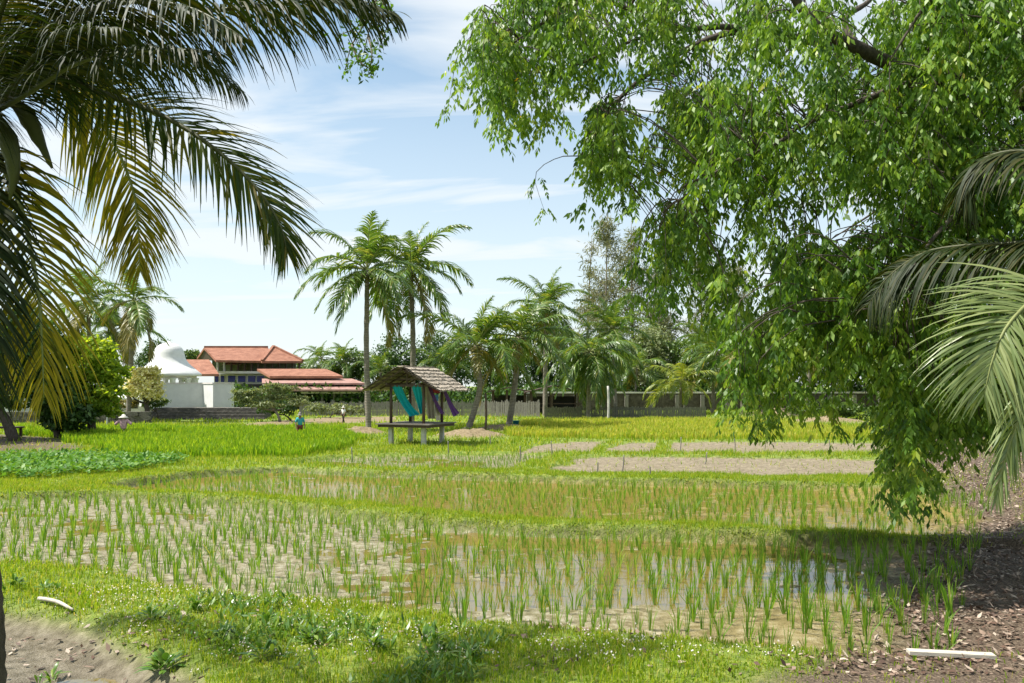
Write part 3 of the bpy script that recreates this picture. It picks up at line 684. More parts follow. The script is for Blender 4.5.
palm(680, 413, 681, 381, 'short lime yellow coconut palm by the boundary wall', L=4.4, nf=15, d=84, r0=.16, elmax=70, elmin=-15, mat='palm_lime', droop=1.0, bend=2.0, kind='l', old=0, nuts=False)
palm(712, 413, 716, 352, 'drooping coconut palm with lit arching fronds right of the lime palm', L=5.0, nf=19, d=86, r0=.2, elmin=-55, bend=1.8, kind='d', old=2)
palm(742, 416, 745, 345, 'coconut palm with hanging yellow dead fronds behind the leaf strands', L=4.8, nf=19, d=76, r0=.2, elmin=-70, bend=1.6, kind='d', old=7)
palm(806, 416, 812, 330, 'coconut palm half hidden behind the weeping tree curtain', L=4.8, nf=19, d=80, r0=.2, elmin=-60, bend=1.6, kind='d', old=5)
palm(128, 420, 134, 300, 'tall coconut palm with long hanging old fronds left of the white dome', L=4.6, nf=19, d=66, r0=.2, elmin=-80, kind='a', old=7)
palm(92, 425, 88, 300, 'coconut palm partly hidden behind the bright green tree', L=4.6, nf=18, d=70, r0=.2, elmin=-60, old=3)
palm(110, 420, 112, 330, 'bushy coconut palm crowded behind the bright green tree top', L=4.6, nf=18, d=74, r0=.2, elmin=-70, old=4)
BGP = [(318,358,125,'small far palm just right of the red roofed building'), (345,362,110,'far palm behind the tall palm left of the hut'), (300,368,130,'small far palm peeping over the lower terracotta roof'), (382,372,105,'low far palm between the two tall palms'), (440,362,105,'far palm above the hut roof end'), (455,345,118,'taller far palm behind the short curved palm'), (560,345,110,'far palm between shed palm and umbrella palm'), (642,345,105,'far palm right of the upright spear palm'), (665,330,125,'tall thin far palm under the casuarinas'), (765,345,105,'far palm behind the hanging leaf strand'), (850,350,100,'far palm deep behind the weeping tree'), (700,338,108,'far palm above the silvery tree shoulder'), (780,350,95,'far palm between two leaf strands'), (725,372,98,'low far palm by the boundary wall'), (635,368,98,'low far palm behind the white field pole'), (880,358,92,'low far palm left of the hanging frond'), (575,352,112,'far palm behind the umbrella palm crown'), (505,352,112,'far palm behind the leaning palm crown')]
for px, py, d, lab in BGP:
    palm(px, 410, px+rng.normal()*2, py, lab, d=d, L=4.6, nf=15, elmin=-45, old=1, nuts=False, group='far coconut palms in the tree line', kind='f', bend=2.0)

def traced_palm(base, crown, fronds, label, trunk_pts, r0, spathes=()):
    root = empty('coconut_palm', base, label, 'palm tree', 'coconut palms close to the camera')
    B = np.array(base)
    P = smooth_path(np.array(trunk_pts)-B, 40); R = np.interp(np.linspace(0, 1, 40), [0, .05, .9, 1], [r0*1.5, r0, r0*.8, r0*1.1])*(1+.04*np.tile([1, -1], 20))
    MB().tube(P, R, 14, .03).build('trunk', M['bark_dark'], root, True)
    for k, (pts, kw) in enumerate(fronds):
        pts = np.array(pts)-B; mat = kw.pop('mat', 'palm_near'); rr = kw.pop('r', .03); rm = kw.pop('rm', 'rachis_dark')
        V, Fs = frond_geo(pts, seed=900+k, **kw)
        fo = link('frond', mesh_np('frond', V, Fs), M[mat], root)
        MB().tube(smooth_path(pts, 24), np.linspace(rr, rr*.12, 24), 6).build('rachis', M[rm], fo, True)
    for pts in spathes:
        MB().tube(smooth_path(np.array(pts)-B, 10), np.interp(np.linspace(0, 1, 10), [0, .4, 1], [.02, .075, .01]), 8, .1).build('spathe', M['rachis_dark'], root, True)
    return root
W = lambda *a: [wp(px, py, d) for px, py, d in a]
c0 = (-18, 118, 7.0)
near = dict(n=112, L=.80, w=.027, seg=5)
LF = [
 (W(c0, (44,79,6.8), (110,96,6.7), (167,118,6.6), (220,153,6.5), (258,190,6.45), (280,225,6.4), (287,252,6.4)), dict(near, L=.70, lift=.04, droop=.5, a0=62, a1=16, n=130, r=.035, face=(.25, -.75, .6), mat='palm_sun')),
 (W(c0, (30,62,6.9), (88,33,6.8), (176,15,6.7), (263,6,6.6), (334,0,6.6), (392,12,6.6)), dict(near, L=.78, lift=.0, droop=1.25, a0=72, a1=30, n=140, w=.03, r=.035)),
 (W(c0, (0,160,6.7), (22,211,6.6), (38,290,6.5), (42,345,6.5), (44,398,6.5)), dict(near, L=.80, lift=.0, droop=.75, a0=60, a1=25, mat='palm_yellow', r=.028, rm='rachis', n=84, face=(.1, -1, .2))),
 (W(c0, (50,80,7.5), (100,120,7.8), (130,180,8.0), (138,225,8.0), (140,272,8.0)), dict(near, L=.85, lift=.05, droop=.7, a0=60, a1=28, mat='palm_yellow', r=.025, rm='rachis', face=(-.1, -1, .2))),
 (W(c0, (40,50,6.4), (110,5,6.0), (200,-30,5.7), (290,-40,5.5), (370,-20,5.4)), dict(near, L=.85, lift=.0, droop=1.2, a0=75, a1=30, n=100)),
 (W(c0, (10,60,6.6), (60,20,6.0), (130,2,5.5), (190,8,5.2), (240,35,5.0)), dict(near, L=.6, lift=.0, droop=1.1, a0=75, a1=30, n=80)),
 (W(c0, (-20,170,6.6), (-22,240,6.4), (-16,320,6.3), (-12,400,6.3)), dict(near, L=.75, lift=.0, droop=.7, a0=65, a1=28, face=(.2, -1, .2))),
 (W(c0, (-5,40,7.2), (30,-30,7.6), (90,-80,8.0), (170,-90,8.4), (240,-60,8.6)), dict(near, lift=.0, droop=1.2, n=90)),
 (W(c0, (20,75,7.6), (70,50,8.4), (140,45,9.0), (200,60,9.4), (240,90,9.6)), dict(near, L=.8, lift=.0, droop=1.1)),
 (W(c0, (25,95,6.2), (80,62,5.7), (150,50,5.4), (215,52,5.2)), dict(near, L=.6, lift=.0, droop=1.1, n=90)),
 (W(c0, (0,60,7.4), (20,0,7.8), (70,-30,8.2), (140,-35,8.5), (230,-10,8.8), (290,30,9)), dict(near, lift=.0, droop=1.2, n=110)),
 (W(c0, (10,90,6.4), (40,50,5.8), (70,30,5.4), (120,28,5.1)), dict(near, L=.6, lift=.0, droop=1.0, n=80)),
 (W(c0, (-10,60,6.6), (5,0,6.2), (40,-40,5.9), (100,-50,5.7), (170,-30,5.6)), dict(near, L=.8, lift=.0, droop=1.2, n=100)),
 (W(c0, (-60,60,7.0), (-140,40,7.0), (-220,70,7.0), (-280,140,7.0)), dict(near, lift=.0, droop=1.1)),
 (W(c0, (-50,100,6.2), (-100,110,5.4), (-150,160,4.9)), dict(near, lift=.0, droop=1.1)),
 (W(c0, (-50,120,8.0), (-90,130,9.0), (-120,190,9.8), (-130,260,10)), dict(near, lift=.0, droop=1.1)),
 (W(c0, (-30,20,7.0), (-40,-90,7.0), (-20,-190,7.0), (30,-250,7.0)), dict(near, lift=.1, droop=.8)),
]
g0 = wp(-11, 748, 7.0); g0[2] = 0.1
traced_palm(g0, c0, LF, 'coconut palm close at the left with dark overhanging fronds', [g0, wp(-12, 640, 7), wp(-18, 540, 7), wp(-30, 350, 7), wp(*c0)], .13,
            [W((0,95,6.8), (25,112,6.7), (38,138,6.7), (52,168,6.7)), W((-5,110,6.6), (8,140,6.5), (14,170,6.5), (10,200,6.5)), W((0,80,7.2), (20,60,7.3), (45,72,7.3), (60,100,7.3))])
c1 = (1120, 255, 8.6)
RF = [
 (W(c1, (1075,268,8.4), (1034,298,8.2), (1006,328,8.05), (992,362,8.0), (984,395,8.0)), dict(n=80, L=.95, w=.032, seg=5, lift=.05, droop=.45, a0=70, a1=24, face=(-.25, -.9, .4), mat='palm_pale', r=.03, rm='rachis', start=.3)),
 (W(c1, (1075,300,8.2), (1045,350,8.0), (1022,410,7.9), (1005,460,7.9), (996,500,7.9)), dict(n=60, L=.55, w=.03, seg=5, lift=.0, droop=.8, a0=45, a1=15, face=(-.2, -1, .2), mat='palm_pale', r=.024, rm='rachis', start=.3)),
 (W(c1, (1070,238,9.2), (1015,243,9.8), (958,246,10.2), (921,254,10.5), (888,277,10.7), (868,305,10.8)), dict(n=120, L=1.15, w=.032, seg=5, lift=.0, droop=1.3, a0=78, a1=35, face=(0, -.5, .8))),
 (W(c1, (1080,180,9.0), (1030,152,9.4), (985,158,9.7), (965,185,9.9), (962,215,10.)), dict(n=100, L=.8, w=.034, seg=5, lift=.0, droop=1.3, a0=75, a1=30, face=(0, -.5, .8))),
 (W(c1, (1100,200,8.0), (1090,100,7.6), (1060,60,7.4), (1020,90,7.2)), dict(n=60, L=.6, w=.036, seg=5, lift=.0, droop=1.0)),
 (W(c1, (1180,220,8.6), (1260,230,8.6), (1330,290,8.6), (1360,370,8.6)), dict(n=70, L=.8, w=.036, seg=5, lift=.0, droop=1.0)),
 (W(c1, (1170,180,9.5), (1230,120,10.3), (1290,120,11), (1340,170,11.4)), dict(n=70, L=.8, w=.036, seg=5, lift=.0, droop=1.0)),
 (W(c1, (1150,200,7.8), (1190,180,7.0), (1250,200,6.4), (1300,260,6.0)), dict(n=70, L=.8, w=.036, seg=5, lift=.0, droop=1.0)),
 (W(c1, (1120,150,8.8), (1140,60,9.0), (1180,0,9.2), (1230,-20,9.4)), dict(n=70, L=.8, w=.036, seg=5, lift=.1, droop=.8)),
 (W(c1, (1100,290,9.4), (1080,330,10.0), (1060,390,10.4), (1050,450,10.6)), dict(n=60, L=.8, w=.036, seg=5, lift=.0, droop=.8)),
]
g1 = wp(1140, 690, 8.6); g1[2] = .2
traced_palm(g1, c1, RF, 'coconut palm at the right edge with one pale sunlit frond', [g1, wp(1138, 560, 8.6), wp(1130, 400, 8.6), wp(*c1)], .14)

# ------------------------------------------------------------------ broadleaf trees
def crown_geo(ells, n, ls, clump=.30, up=.35, per=26, flat=1.0, aspect=.55):
    """ells: list of (centre(3), radii(3)); leaf clumps spread through the volume with gaps"""
    vol = np.array([np.prod(r)**(2/3) for _, r in ells]); vol /= vol.sum()
    Vs = []; cents = []
    for (c, r), wgt in zip(ells, vol):
        c = np.array(c); r = np.array(r); m = max(3, int(n*wgt/per))
        d = unit(rng.normal(size=(m, 3))); rad = rng.uniform(.35, 1.0, m)**.5
        cc = c + d*r*rad[:, None]; cents.append(cc)
        k = per; cr = clump*r*rng.uniform(.6, 1.3, (m, 1))
        off = rng.normal(size=(m, k, 3))*.5; off[..., 2] *= flat
        P = (cc[:, None] + off*cr[:, None]).reshape(-1, 3)
        out = unit(P-c) ; Dn = unit(out*.5 + rng.normal(size=P.shape)*.7 + np.array([0, 0, up]))
        D = perp(Dn); D[:, 2] -= .3; D = unit(D); Wd = unit(np.cross(D, Dn))
        L_ = ls*rng.uniform(.6, 1.3, len(P))
        Vs.append(leafquads(P, D, Wd, L_, L_*aspect))
    V, Fs = merge(Vs); return V, Fs, np.vstack(cents)
def tree(name, label, cat, px, d, ells_px, n, ls, mat, trunk_r=.2, group=None, z0=None, bark='bark_dark', limbs=9, tops=None, **kw):
    """ells_px: (px, py, rx_px, ry_px[, depth offset])"""
    m = d/F; bx = (px-512)*m; bz = (zf(bx, d)[0] if z0 is None else z0) - .05
    B = np.array([bx, d, bz]); root = empty(name, B, label, cat, group)
    ells = []
    for e in ells_px:
        off = e[4] if len(e) > 4 else rng.normal()*.2*e[2]*m
        c = wp(e[0], e[1], d) + np.array([0, off, 0]) - B
        ells.append((c, (e[2]*m, min(e[2], e[3]*1.6)*m*.9, e[3]*m)))
    V, Fs, cents = crown_geo(ells, n, ls, **kw)
    link('crown', mesh_np('crown', V, Fs), M[mat], root)
    b = MB(); top = np.mean([c for c, r in ells], axis=0); fork = top*np.array([.5, .5, .42])
    b.tube(smooth_path([np.zeros(3), fork*.5+rng.normal(size=3)*.05, fork], 8), np.linspace(trunk_r*1.3, trunk_r*.8, 8), 8, .04)
    for c in cents[rng.choice(len(cents), min(limbs, len(cents)), replace=False)]:
        midp = fork*.45 + c*.55 + np.array([0, 0, -.12*np.linalg.norm(c-fork)])
        b.tube(smooth_path([fork*.97, midp, c], 7), np.linspace(trunk_r*.55, trunk_r*.08, 7), 5)
    b.build('trunk', M[bark], root, True)
    return root
# left group
tree('broadleaf_tree', 'bright green leafy tree standing left of the cream blossomed tree', 'tree', 92, 47, [(94,350,20,13),(106,372,20,12),(80,366,22,14),(112,392,17,9),(74,343,16,9),(64,388,18,14),(92,402,22,10),(96,384,24,10),(110,408,12,7)], 9000, .26, 'tree_bright', .2, 'trees at the left edge of the fields', per=20, clump=.24)
tree('broadleaf_tree', 'dark bushy tree with clustered bare stems at the field edge', 'tree', 58, 46, [(52,392,20,26),(68,405,22,22),(40,375,18,24),(75,415,20,12),(58,418,16,12),(45,345,22,22)], 10000, .28, 'tree_dark', .16, 'trees at the left edge of the fields', per=30)
tree('broadleaf_tree', 'dark twin trunked tree beside the low table at the left edge', 'tree', 15, 44, [(8,350,30,34),(25,330,26,26),(-15,375,30,25),(10,395,28,14),(-60,340,45,40,-2),(-50,385,40,25,1)], 16000, .30, 'tree_dark', .24, 'trees at the left edge of the fields', per=30)  # two outer crown lobes beyond the frame added to cast shade
tree('broadleaf_tree', 'small rounded tree topped with cream blossom beside the white wall', 'tree', 148, 66, [(142,376,16,9),(150,388,13,11),(132,388,11,8),(152,371,8,5)], 5000, .26, 'tree_cream', .2, 'trees at the left edge of the fields', per=24, z0=.3)
tree('shrub', 'low dark shrub between blossomed tree and white wall corner', 'shrub', 158, 68, [(158,401,10,6),(150,404,8,4)], 900, .22, 'tree_mid', .05, z0=.4)
tree('shrub', 'brown leaved hedge shrub on the rubble wall beneath the blossomed tree', 'shrub', 118, 67, [(112,404,12,4),(128,404,12,4),(98,404,12,5)], 1200, .2, 'palm_old', .05, z0=.6)
# by the buildings
tree('layered_tree', 'spreading flat layered tree in front of the blue windows', 'tree', 280, 66, [(262,391,22,3),(285,397,22,3),(250,398,16,4),(300,402,14,3),(275,385.5,12,2),(240,393,9,4),(288,388,12,2.5),(262,404,22,4)], 5200, .20, 'tree_pale', .10, z0=.2, per=22, flat=.35, bark='bark')
tree('shrub', 'dark rounded shrub under the layered tree', 'shrub', 291, 68, [(288,406,9,8),(270,408,14,5)], 1500, .22, 'tree_dark', .06, z0=.2)
tree('shrub', 'pale bushes along the path beside the picket fence', 'shrub', 330, 74, [(318,408,12,5),(338,408,12,4),(355,409,10,4)], 1500, .22, 'tree_pale', .05, z0=.2)
TL = [ # px, d, ells, n, leaf, mat, label
 (192,120,[(192,356,10,6),(182,362,12,7)],1800,.5,'tree_mid','green tree top showing between dome and red roof'),
 (165,110,[(160,352,14,12),(150,365,16,14)],1800,.5,'tree_dark','dark tree behind the white dome'),
 (312,128,[(312,372,16,8),(325,378,16,10)],2000,.55,'tree_mid','tree line clump at the end of the terracotta roofs'),
 (352,112,[(352,362,20,15),(370,375,20,20),(340,380,18,16)],3600,.5,'tree_mid','leafy tree filling the gap left of the tall palms'),
 (398,108,[(398,352,22,18),(390,375,25,20),(420,372,22,20)],4200,.5,'tree_dark','dark tree behind the two tall palms'),
 (436,112,[(436,350,20,15),(446,372,24,20)],3600,.5,'tree_dark','dark tree above the hut roof ridge'),
 (488,118,[(485,368,26,16),(500,385,26,14)],3600,.5,'tree_mid','olive tree behind the short curved palm'),
 (540,112,[(540,350,22,28),(530,378,26,20),(560,370,22,24)],4600,.5,'tree_dark','dark tall tree behind the shed palm'),
 (600,110,[(600,362,28,24),(580,378,26,18),(622,380,24,18)],4600,.5,'tree_dark','dark tree behind the umbrella palm'),
 (652,104,[(652,345,22,20),(645,368,26,20),(668,362,18,16)],4600,.45,'tree_pale','pale silvery leaved tree right of the spear palm'),
 (695,104,[(690,352,28,14),(706,372,28,20),(680,375,22,16)],4200,.5,'tree_mid','fresh green tree behind the lime yellow palm'),
 (740,108,[(740,335,30,22),(735,370,32,24)],4600,.5,'tree_dark','dark tree behind the yellow fronded palm'),
 (790,105,[(790,330,34,28),(800,368,36,24)],4600,.5,'tree_mid','broad tree behind the leaf curtain centre'),
 (850,100,[(850,330,36,30),(855,370,38,26)],4600,.5,'tree_dark','dark broad tree behind the leaf curtain right of centre'),
 (915,95,[(915,330,40,32),(910,372,40,26)],4600,.5,'tree_mid','broad tree behind the hanging palm frond'),
 (985,88,[(985,330,46,36),(980,375,46,28)],4600,.5,'tree_dark','dark broad tree behind the pale sunlit frond'),
 (1050,80,[(1050,330,50,40),(1045,375,50,34)],4000,.5,'tree_mid','broad tree at the right edge of the fields'),
 (60,95,[(60,365,34,22),(40,385,34,20),(85,380,30,20)],3600,.5,'tree_dark','dark tree line clump behind the bright green tree'),
 (5,90,[(5,350,40,36),(0,380,40,24)],3600,.5,'tree_dark','dark tree mass at the left edge of the fields')]
for px, d, e, n, ls, mat, lab in TL:
    tree('broadleaf_tree', lab, 'tree', px, d, e, int(n*1.7), ls*.75, mat, .25, 'broadleaf trees in the far tree line', limbs=6, per=22)
tree('shrub', 'dry brown scrub beneath the leaf curtain beside the bare mound', 'shrub', 835, 66, [(835,405,24,9),(860,412,22,8),(805,408,16,7)], 2600, .26, 'tree_mid', .05)
tree('shrub', 'dark undergrowth in the shade right of the bare mound', 'shrub', 930, 46, [(930,420,45,18),(985,425,45,22),(1040,420,45,25),(900,425,25,10)], 6000, .26, 'tree_dark', .06)
def casuarina(px, d, top, half, label, n=2600):
    m = d/F; bx = (px-512)*m; B = np.array([bx, d, .1]); H = wp(px, top, d)[2]
    root = empty('casuarina_tree', B, label, 'tree', 'tall wispy casuarinas')
    b = MB(); P = smooth_path([(0, 0, 0), (.3*rng.normal(), .2, H*.5), (.4*rng.normal(), 0, H)], 14); b.tube(P, np.linspace(.32, .03, 14), 7)
    base = []; 
    for k in range(46):
        t = rng.uniform(.28, .98); i = int(t*13); p0 = P[i]; a = rng.uniform(0, 6.283)
        l = half*m*np.interp(t, [.28, .45, .7, 1], [.8, 1, .75, .22])*rng.uniform(.5, 1.15)
        dv = np.array([math.cos(a), math.sin(a), rng.uniform(.5, 1.3)]); dv /= np.linalg.norm(dv)
        p1 = p0 + dv*l; Q = smooth_path([p0, p0+dv*l*.5+np.array([0, 0, -.1]), p1], 7); b.tube(Q, np.linspace(.07, .015, 7), 4)
        base.append(Q[2:])
    b.build('trunk', M['bark'], root, True)
    base = np.vstack(base); q = base[rng.integers(0, len(base), n)] + rng.normal(size=(n, 3))*np.array([.55, .55, .45])
    D = unit(rng.normal(size=(n, 3))*.6 + np.array([0, 0, -.55])); 
    V, Fs = leafquads(q, D, perp(D), rng.uniform(.5, 1.1, n), np.full(n, .13))
    link('crown', mesh_np('crown', V, Fs), M['casuarina'], root)
for px, d, top, half, lab, n in [(606,118,213,34,'tallest grey green casuarina standing clear of the weeping tree',4200), (586,124,238,24,'thin casuarina left of the tallest one',2200), (634,122,222,34,'grey green casuarina close right of the tallest one',3600), (660,118,262,30,'casuarina half hidden by leaf strands above the silvery tree',3000), (700,124,255,34,'casuarina seen through gaps in the weeping tree',3200), (738,120,262,34,'casuarina deepest behind the weeping tree strands',3200), (652,128,300,24,'short sparse casuarina above the spear palm',1500)]:
    casuarina(px, d, top, half*.9, lab, int(n*.95))

# ------------------------------------------------------------------ weeping tree on the right
def weeping_tree():
    B = np.array([13.2, 14.6, zf(13.2, 14.6)[0]-.1])
    root = empty('weeping_tree', B, 'huge weeping tree on the right with curtains of hanging leaves', 'tree')
    b = MB()
    def limb(pts, r0, r1, k=7):
        P = smooth_path(pts, max(10, 6*len(pts))) - B
        b.tube(P, np.linspace(r0, r1, len(P)), k, .03); return P + B
    top = wp(1230, -60, 14.6)
    T = limb([B, B+np.array([-.2, 0, 2.5]), B+np.array([-.3, .1, 5.2]), wp(1262, -20, 14.6)], .42, .26, 10)
    f1 = T[-12]
    BR = []
    BR.append(limb([f1, wp(1110,125,14), wp(1024,103,13.6), wp(968,82,13.4), wp(907,70,13.2), wp(855,46,13.), wp(819,28,12.9), wp(796,0,12.8), wp(770,-40,12.8)], .19, .05))
    BR.append(limb([f1, wp(1130,60,15), wp(1024,75,15), wp(940,75,15), wp(860,52,15), wp(780,35,14.8), wp(733,32,14.7), wp(680,53,14.6), wp(627,91,14.5), wp(596,131,14.4), wp(581,156,14.4)], .13, .014))
    BR.append(limb([wp(780,35,14.8), wp(729,27,14.3), wp(684,28,14), wp(649,17,13.8), wp(592,0,13.6), wp(540,25,13.5), wp(490,60,13.4)], .06, .012))
    BR.append(limb([wp(940,75,13.3), wp(895,88,12.8), wp(857,103,12.5), wp(800,126,12.3), wp(781,141,12.2), wp(724,167,12.1), wp(680,200,12.0)], .06, .012))
    BR.append(limb([wp(684,28,14), wp(640,38,14.4), wp(600,55,14.6), wp(560,70,14.8), wp(510,75,15)], .035, .01))
    BR.append(limb([wp(860,52,15), wp(845,20,15.5), wp(870,0,16), wp(900,-40,16.5)], .07, .03))
    BR.append(limb([f1, wp(1100,160,12.6), wp(1040,150,11.8), wp(985,190,11.4), wp(940,230,11.2), wp(905,280,11.1)], .10, .012))
    BR.append(limb([f1, wp(1120,80,16.5), wp(1040,70,17.5), wp(960,130,18), wp(890,200,18.2), wp(830,240,18.2)], .10, .012))
    BR.append(limb([f1, wp(1140,20,13.5), wp(1060,-30,12.5), wp(980,-40,12), wp(930,0,11.7), wp(890,60,11.5)], .10, .012))
    BR.append(limb([T[-3], wp(1350,-60,14), wp(1440,0,13.6), wp(1500,90,13.4)], .14, .03))
    BR.append(limb([wp(907,70,13.2), wp(930,40,13.4), wp(965,0,13.8), wp(1000,-50,14)], .06, .02))
    pts = np.vstack(BR)
    polys = [
      ([(498,-40),(470,25),(459,70),(462,95),(478,118),(500,124),(520,112),(545,118),(575,112),(600,85),(640,70),(700,70),(770,-40)], 150, .52),
      ([(533,175),(545,120),(580,100),(640,85),(690,80),(700,150),(690,205),(660,210),(625,175),(600,190),(575,228),(550,215),(535,205)], 60, .9),
      ([(640,215),(660,170),(690,60),(730,-60),(1120,-60),(1120,330),(1060,420),(960,430),(885,410),(845,350),(800,325),(760,315),(735,325),(700,292),(655,292),(618,285),(612,262),(635,240)], 1200, 1.0),
      ([(700,230),(830,200),(960,240),(1020,330),(930,400),(860,440),(800,400),(780,425),(735,360),(720,310)], 100, 1.0),
      ([(880,380),(930,350),(1010,380),(1000,440),(985,482),(935,508),(898,508),(884,450)], 62, 1.0),
      ([(736,330),(765,330),(766,425),(745,428)], 18, 1.0),
      ([(1000,-80),(1500,-80),(1500,300),(1300,380),(1100,420),(1000,300)], 420, 1.0),
    ]
    nodes = []; tw = 0
    for poly, ns, _ in polys:
        poly = np.array(poly, float); lo, hi = poly.min(0), poly.max(0); c = 0; tries = 0
        while c < ns and tries < 40000:
            tries += 1
            px, py = rng.uniform(lo, hi); ln_px = rng.uniform(25, 85)
            if sdf(poly, np.array([px]), np.array([py]))[0] > 0 or sdf(poly, np.array([px]), np.array([py+ln_px*.9]))[0] > 0: continue
            if vnoise(np.array([px/38.]), np.array([py/30.]))[0] < (.53 if px < 740 else .45): continue
            d = rng.uniform(11, 16.5) if px > 700 else rng.uniform(12.2, 15.8)
            p0 = wp(px, py, d); l = ln_px*d/F; c += 1
            k = max(2, int(round(l/.30))); t = np.linspace(.12, 1, k)
            a = rng.uniform(0, 6.283); sway = np.array([math.cos(a), math.sin(a), 0])*l*rng.uniform(.05, .45)
            Q = p0 + sway*(t[:, None]**.6) - np.array([0, 0, 1])*l*(t**1.25)[:, None]
            nodes.append(Q[:])
            if px < 720 or rng.random() < .55:
                b0 = pts[np.argmin(((pts-p0)*np.array([1, 1, 1.3])).__pow__(2).sum(1))]; v = b0-p0; dist = np.linalg.norm(v)
                v = v*min(1, (4.0 if px < 720 else 1.5)/dist); st = p0+v*(1 if px < 720 else rng.uniform(.5, 1)); pp = smooth_path([st, (st+p0)/2+np.array([0, 0, .12*np.linalg.norm(v)]), p0, *Q[1::max(1, k//3)]], 9)-B
                b.tube(pp, np.linspace(.012, .003, 9), 4)
    b.build('trunk', M['bark_dark'], root, True)
    nd = np.vstack(nodes); per = 5
    tint = np.repeat(np.clip(rng.normal(.48, .24, len(nd)), 0, 1), per); size = np.repeat(rng.uniform(.75, 1.25, len(nd)), per)
    nd = np.repeat(nd, per, 0) + rng.normal(size=(len(nd)*per, 3))*.035; n = len(nd)
    az = rng.uniform(0, 6.283, n); el = rng.uniform(-.95, .15, n); rl = rng.uniform(.16, .33, n)*size
    D = np.stack([np.cos(az)*np.cos(el), np.sin(az)*np.cos(el), np.sin(el)], -1); S = np.stack([-np.sin(az), np.cos(az), np.zeros(n)], -1)
    tints = []
    out = []
    for t in (.25, .45, .65, .85):
        for sgn in (-1, 1):
            P = nd + D*(rl*t)[:, None] - np.array([0, 0, 1])*(rl*.75*t*t)[:, None]
            ld = unit(S*sgn*.55 + D*.3 + np.array([0, 0, -1.0]) + rng.normal(size=(n, 3))*.22)
            wv = unit(np.cross(ld, rng.normal(size=(n, 3))*.7 + S*.6 + np.array([0, 0, .5])))
            L_ = rng.uniform(.075, .145, n)*size
            out.append(leafquads(P, ld, wv, L_, L_*.36))
    P = nd + D*rl[:, None]*.95 - np.array([0, 0, 1])*(rl*.45)[:, None]; P = P - np.array([0, 0, 1])*(rl*.2)[:, None]; ld = unit(D*.6+np.array([0, 0, -.8])); L_ = rng.uniform(.09, .15, n)
    out.append(leafquads(P, ld, perp(ld), L_, L_*.42))
    V, Fs = merge(out); link('crown', mesh_np('crown', V-B, Fs, False, dict(tint=np.tile(np.repeat(tint, 4), 9))), M['rain'], root)
weeping_tree()
# small leafy spray hanging in from above at the top
def spray():
    B = wp(420, -120, 9.0); root = empty('leafy_branch', B, 'small leafy branch dangling into the sky from above beside the palm frond', 'branch')
    b = MB(); nds = []
    for pts in ([(420,-120),(400,-60),(380,-10),(368,35),(362,60)], [(390,-40),(372,10),(352,45),(345,70)], [(380,-10),(388,20),(380,45)], [(368,35),(372,55),(368,75)], [(400,-60),(385,0),(360,25),(340,35)], [(352,45),(360,62),(372,70)]):
        P = smooth_path([wp(px, py, 9.0+rng.normal()*.12) for px, py in pts], 12); b.tube(P-B, np.linspace(.014, .004, 12), 5); nds.append(P[3:])
    b.build('twig', M['twig'], root, True)
    q = np.vstack(nds); q = np.repeat(q, 8, 0); n = len(q); q = q + rng.normal(size=(n, 3))*.05
    D = rdir(n, -.2); V, Fs = leafquads(q, D, perp(D), rng.uniform(.05, .085, n), rng.uniform(.025, .04, n)); link('leaves', mesh_np('leaves', V-B, Fs), M['rain'], root)
spray()

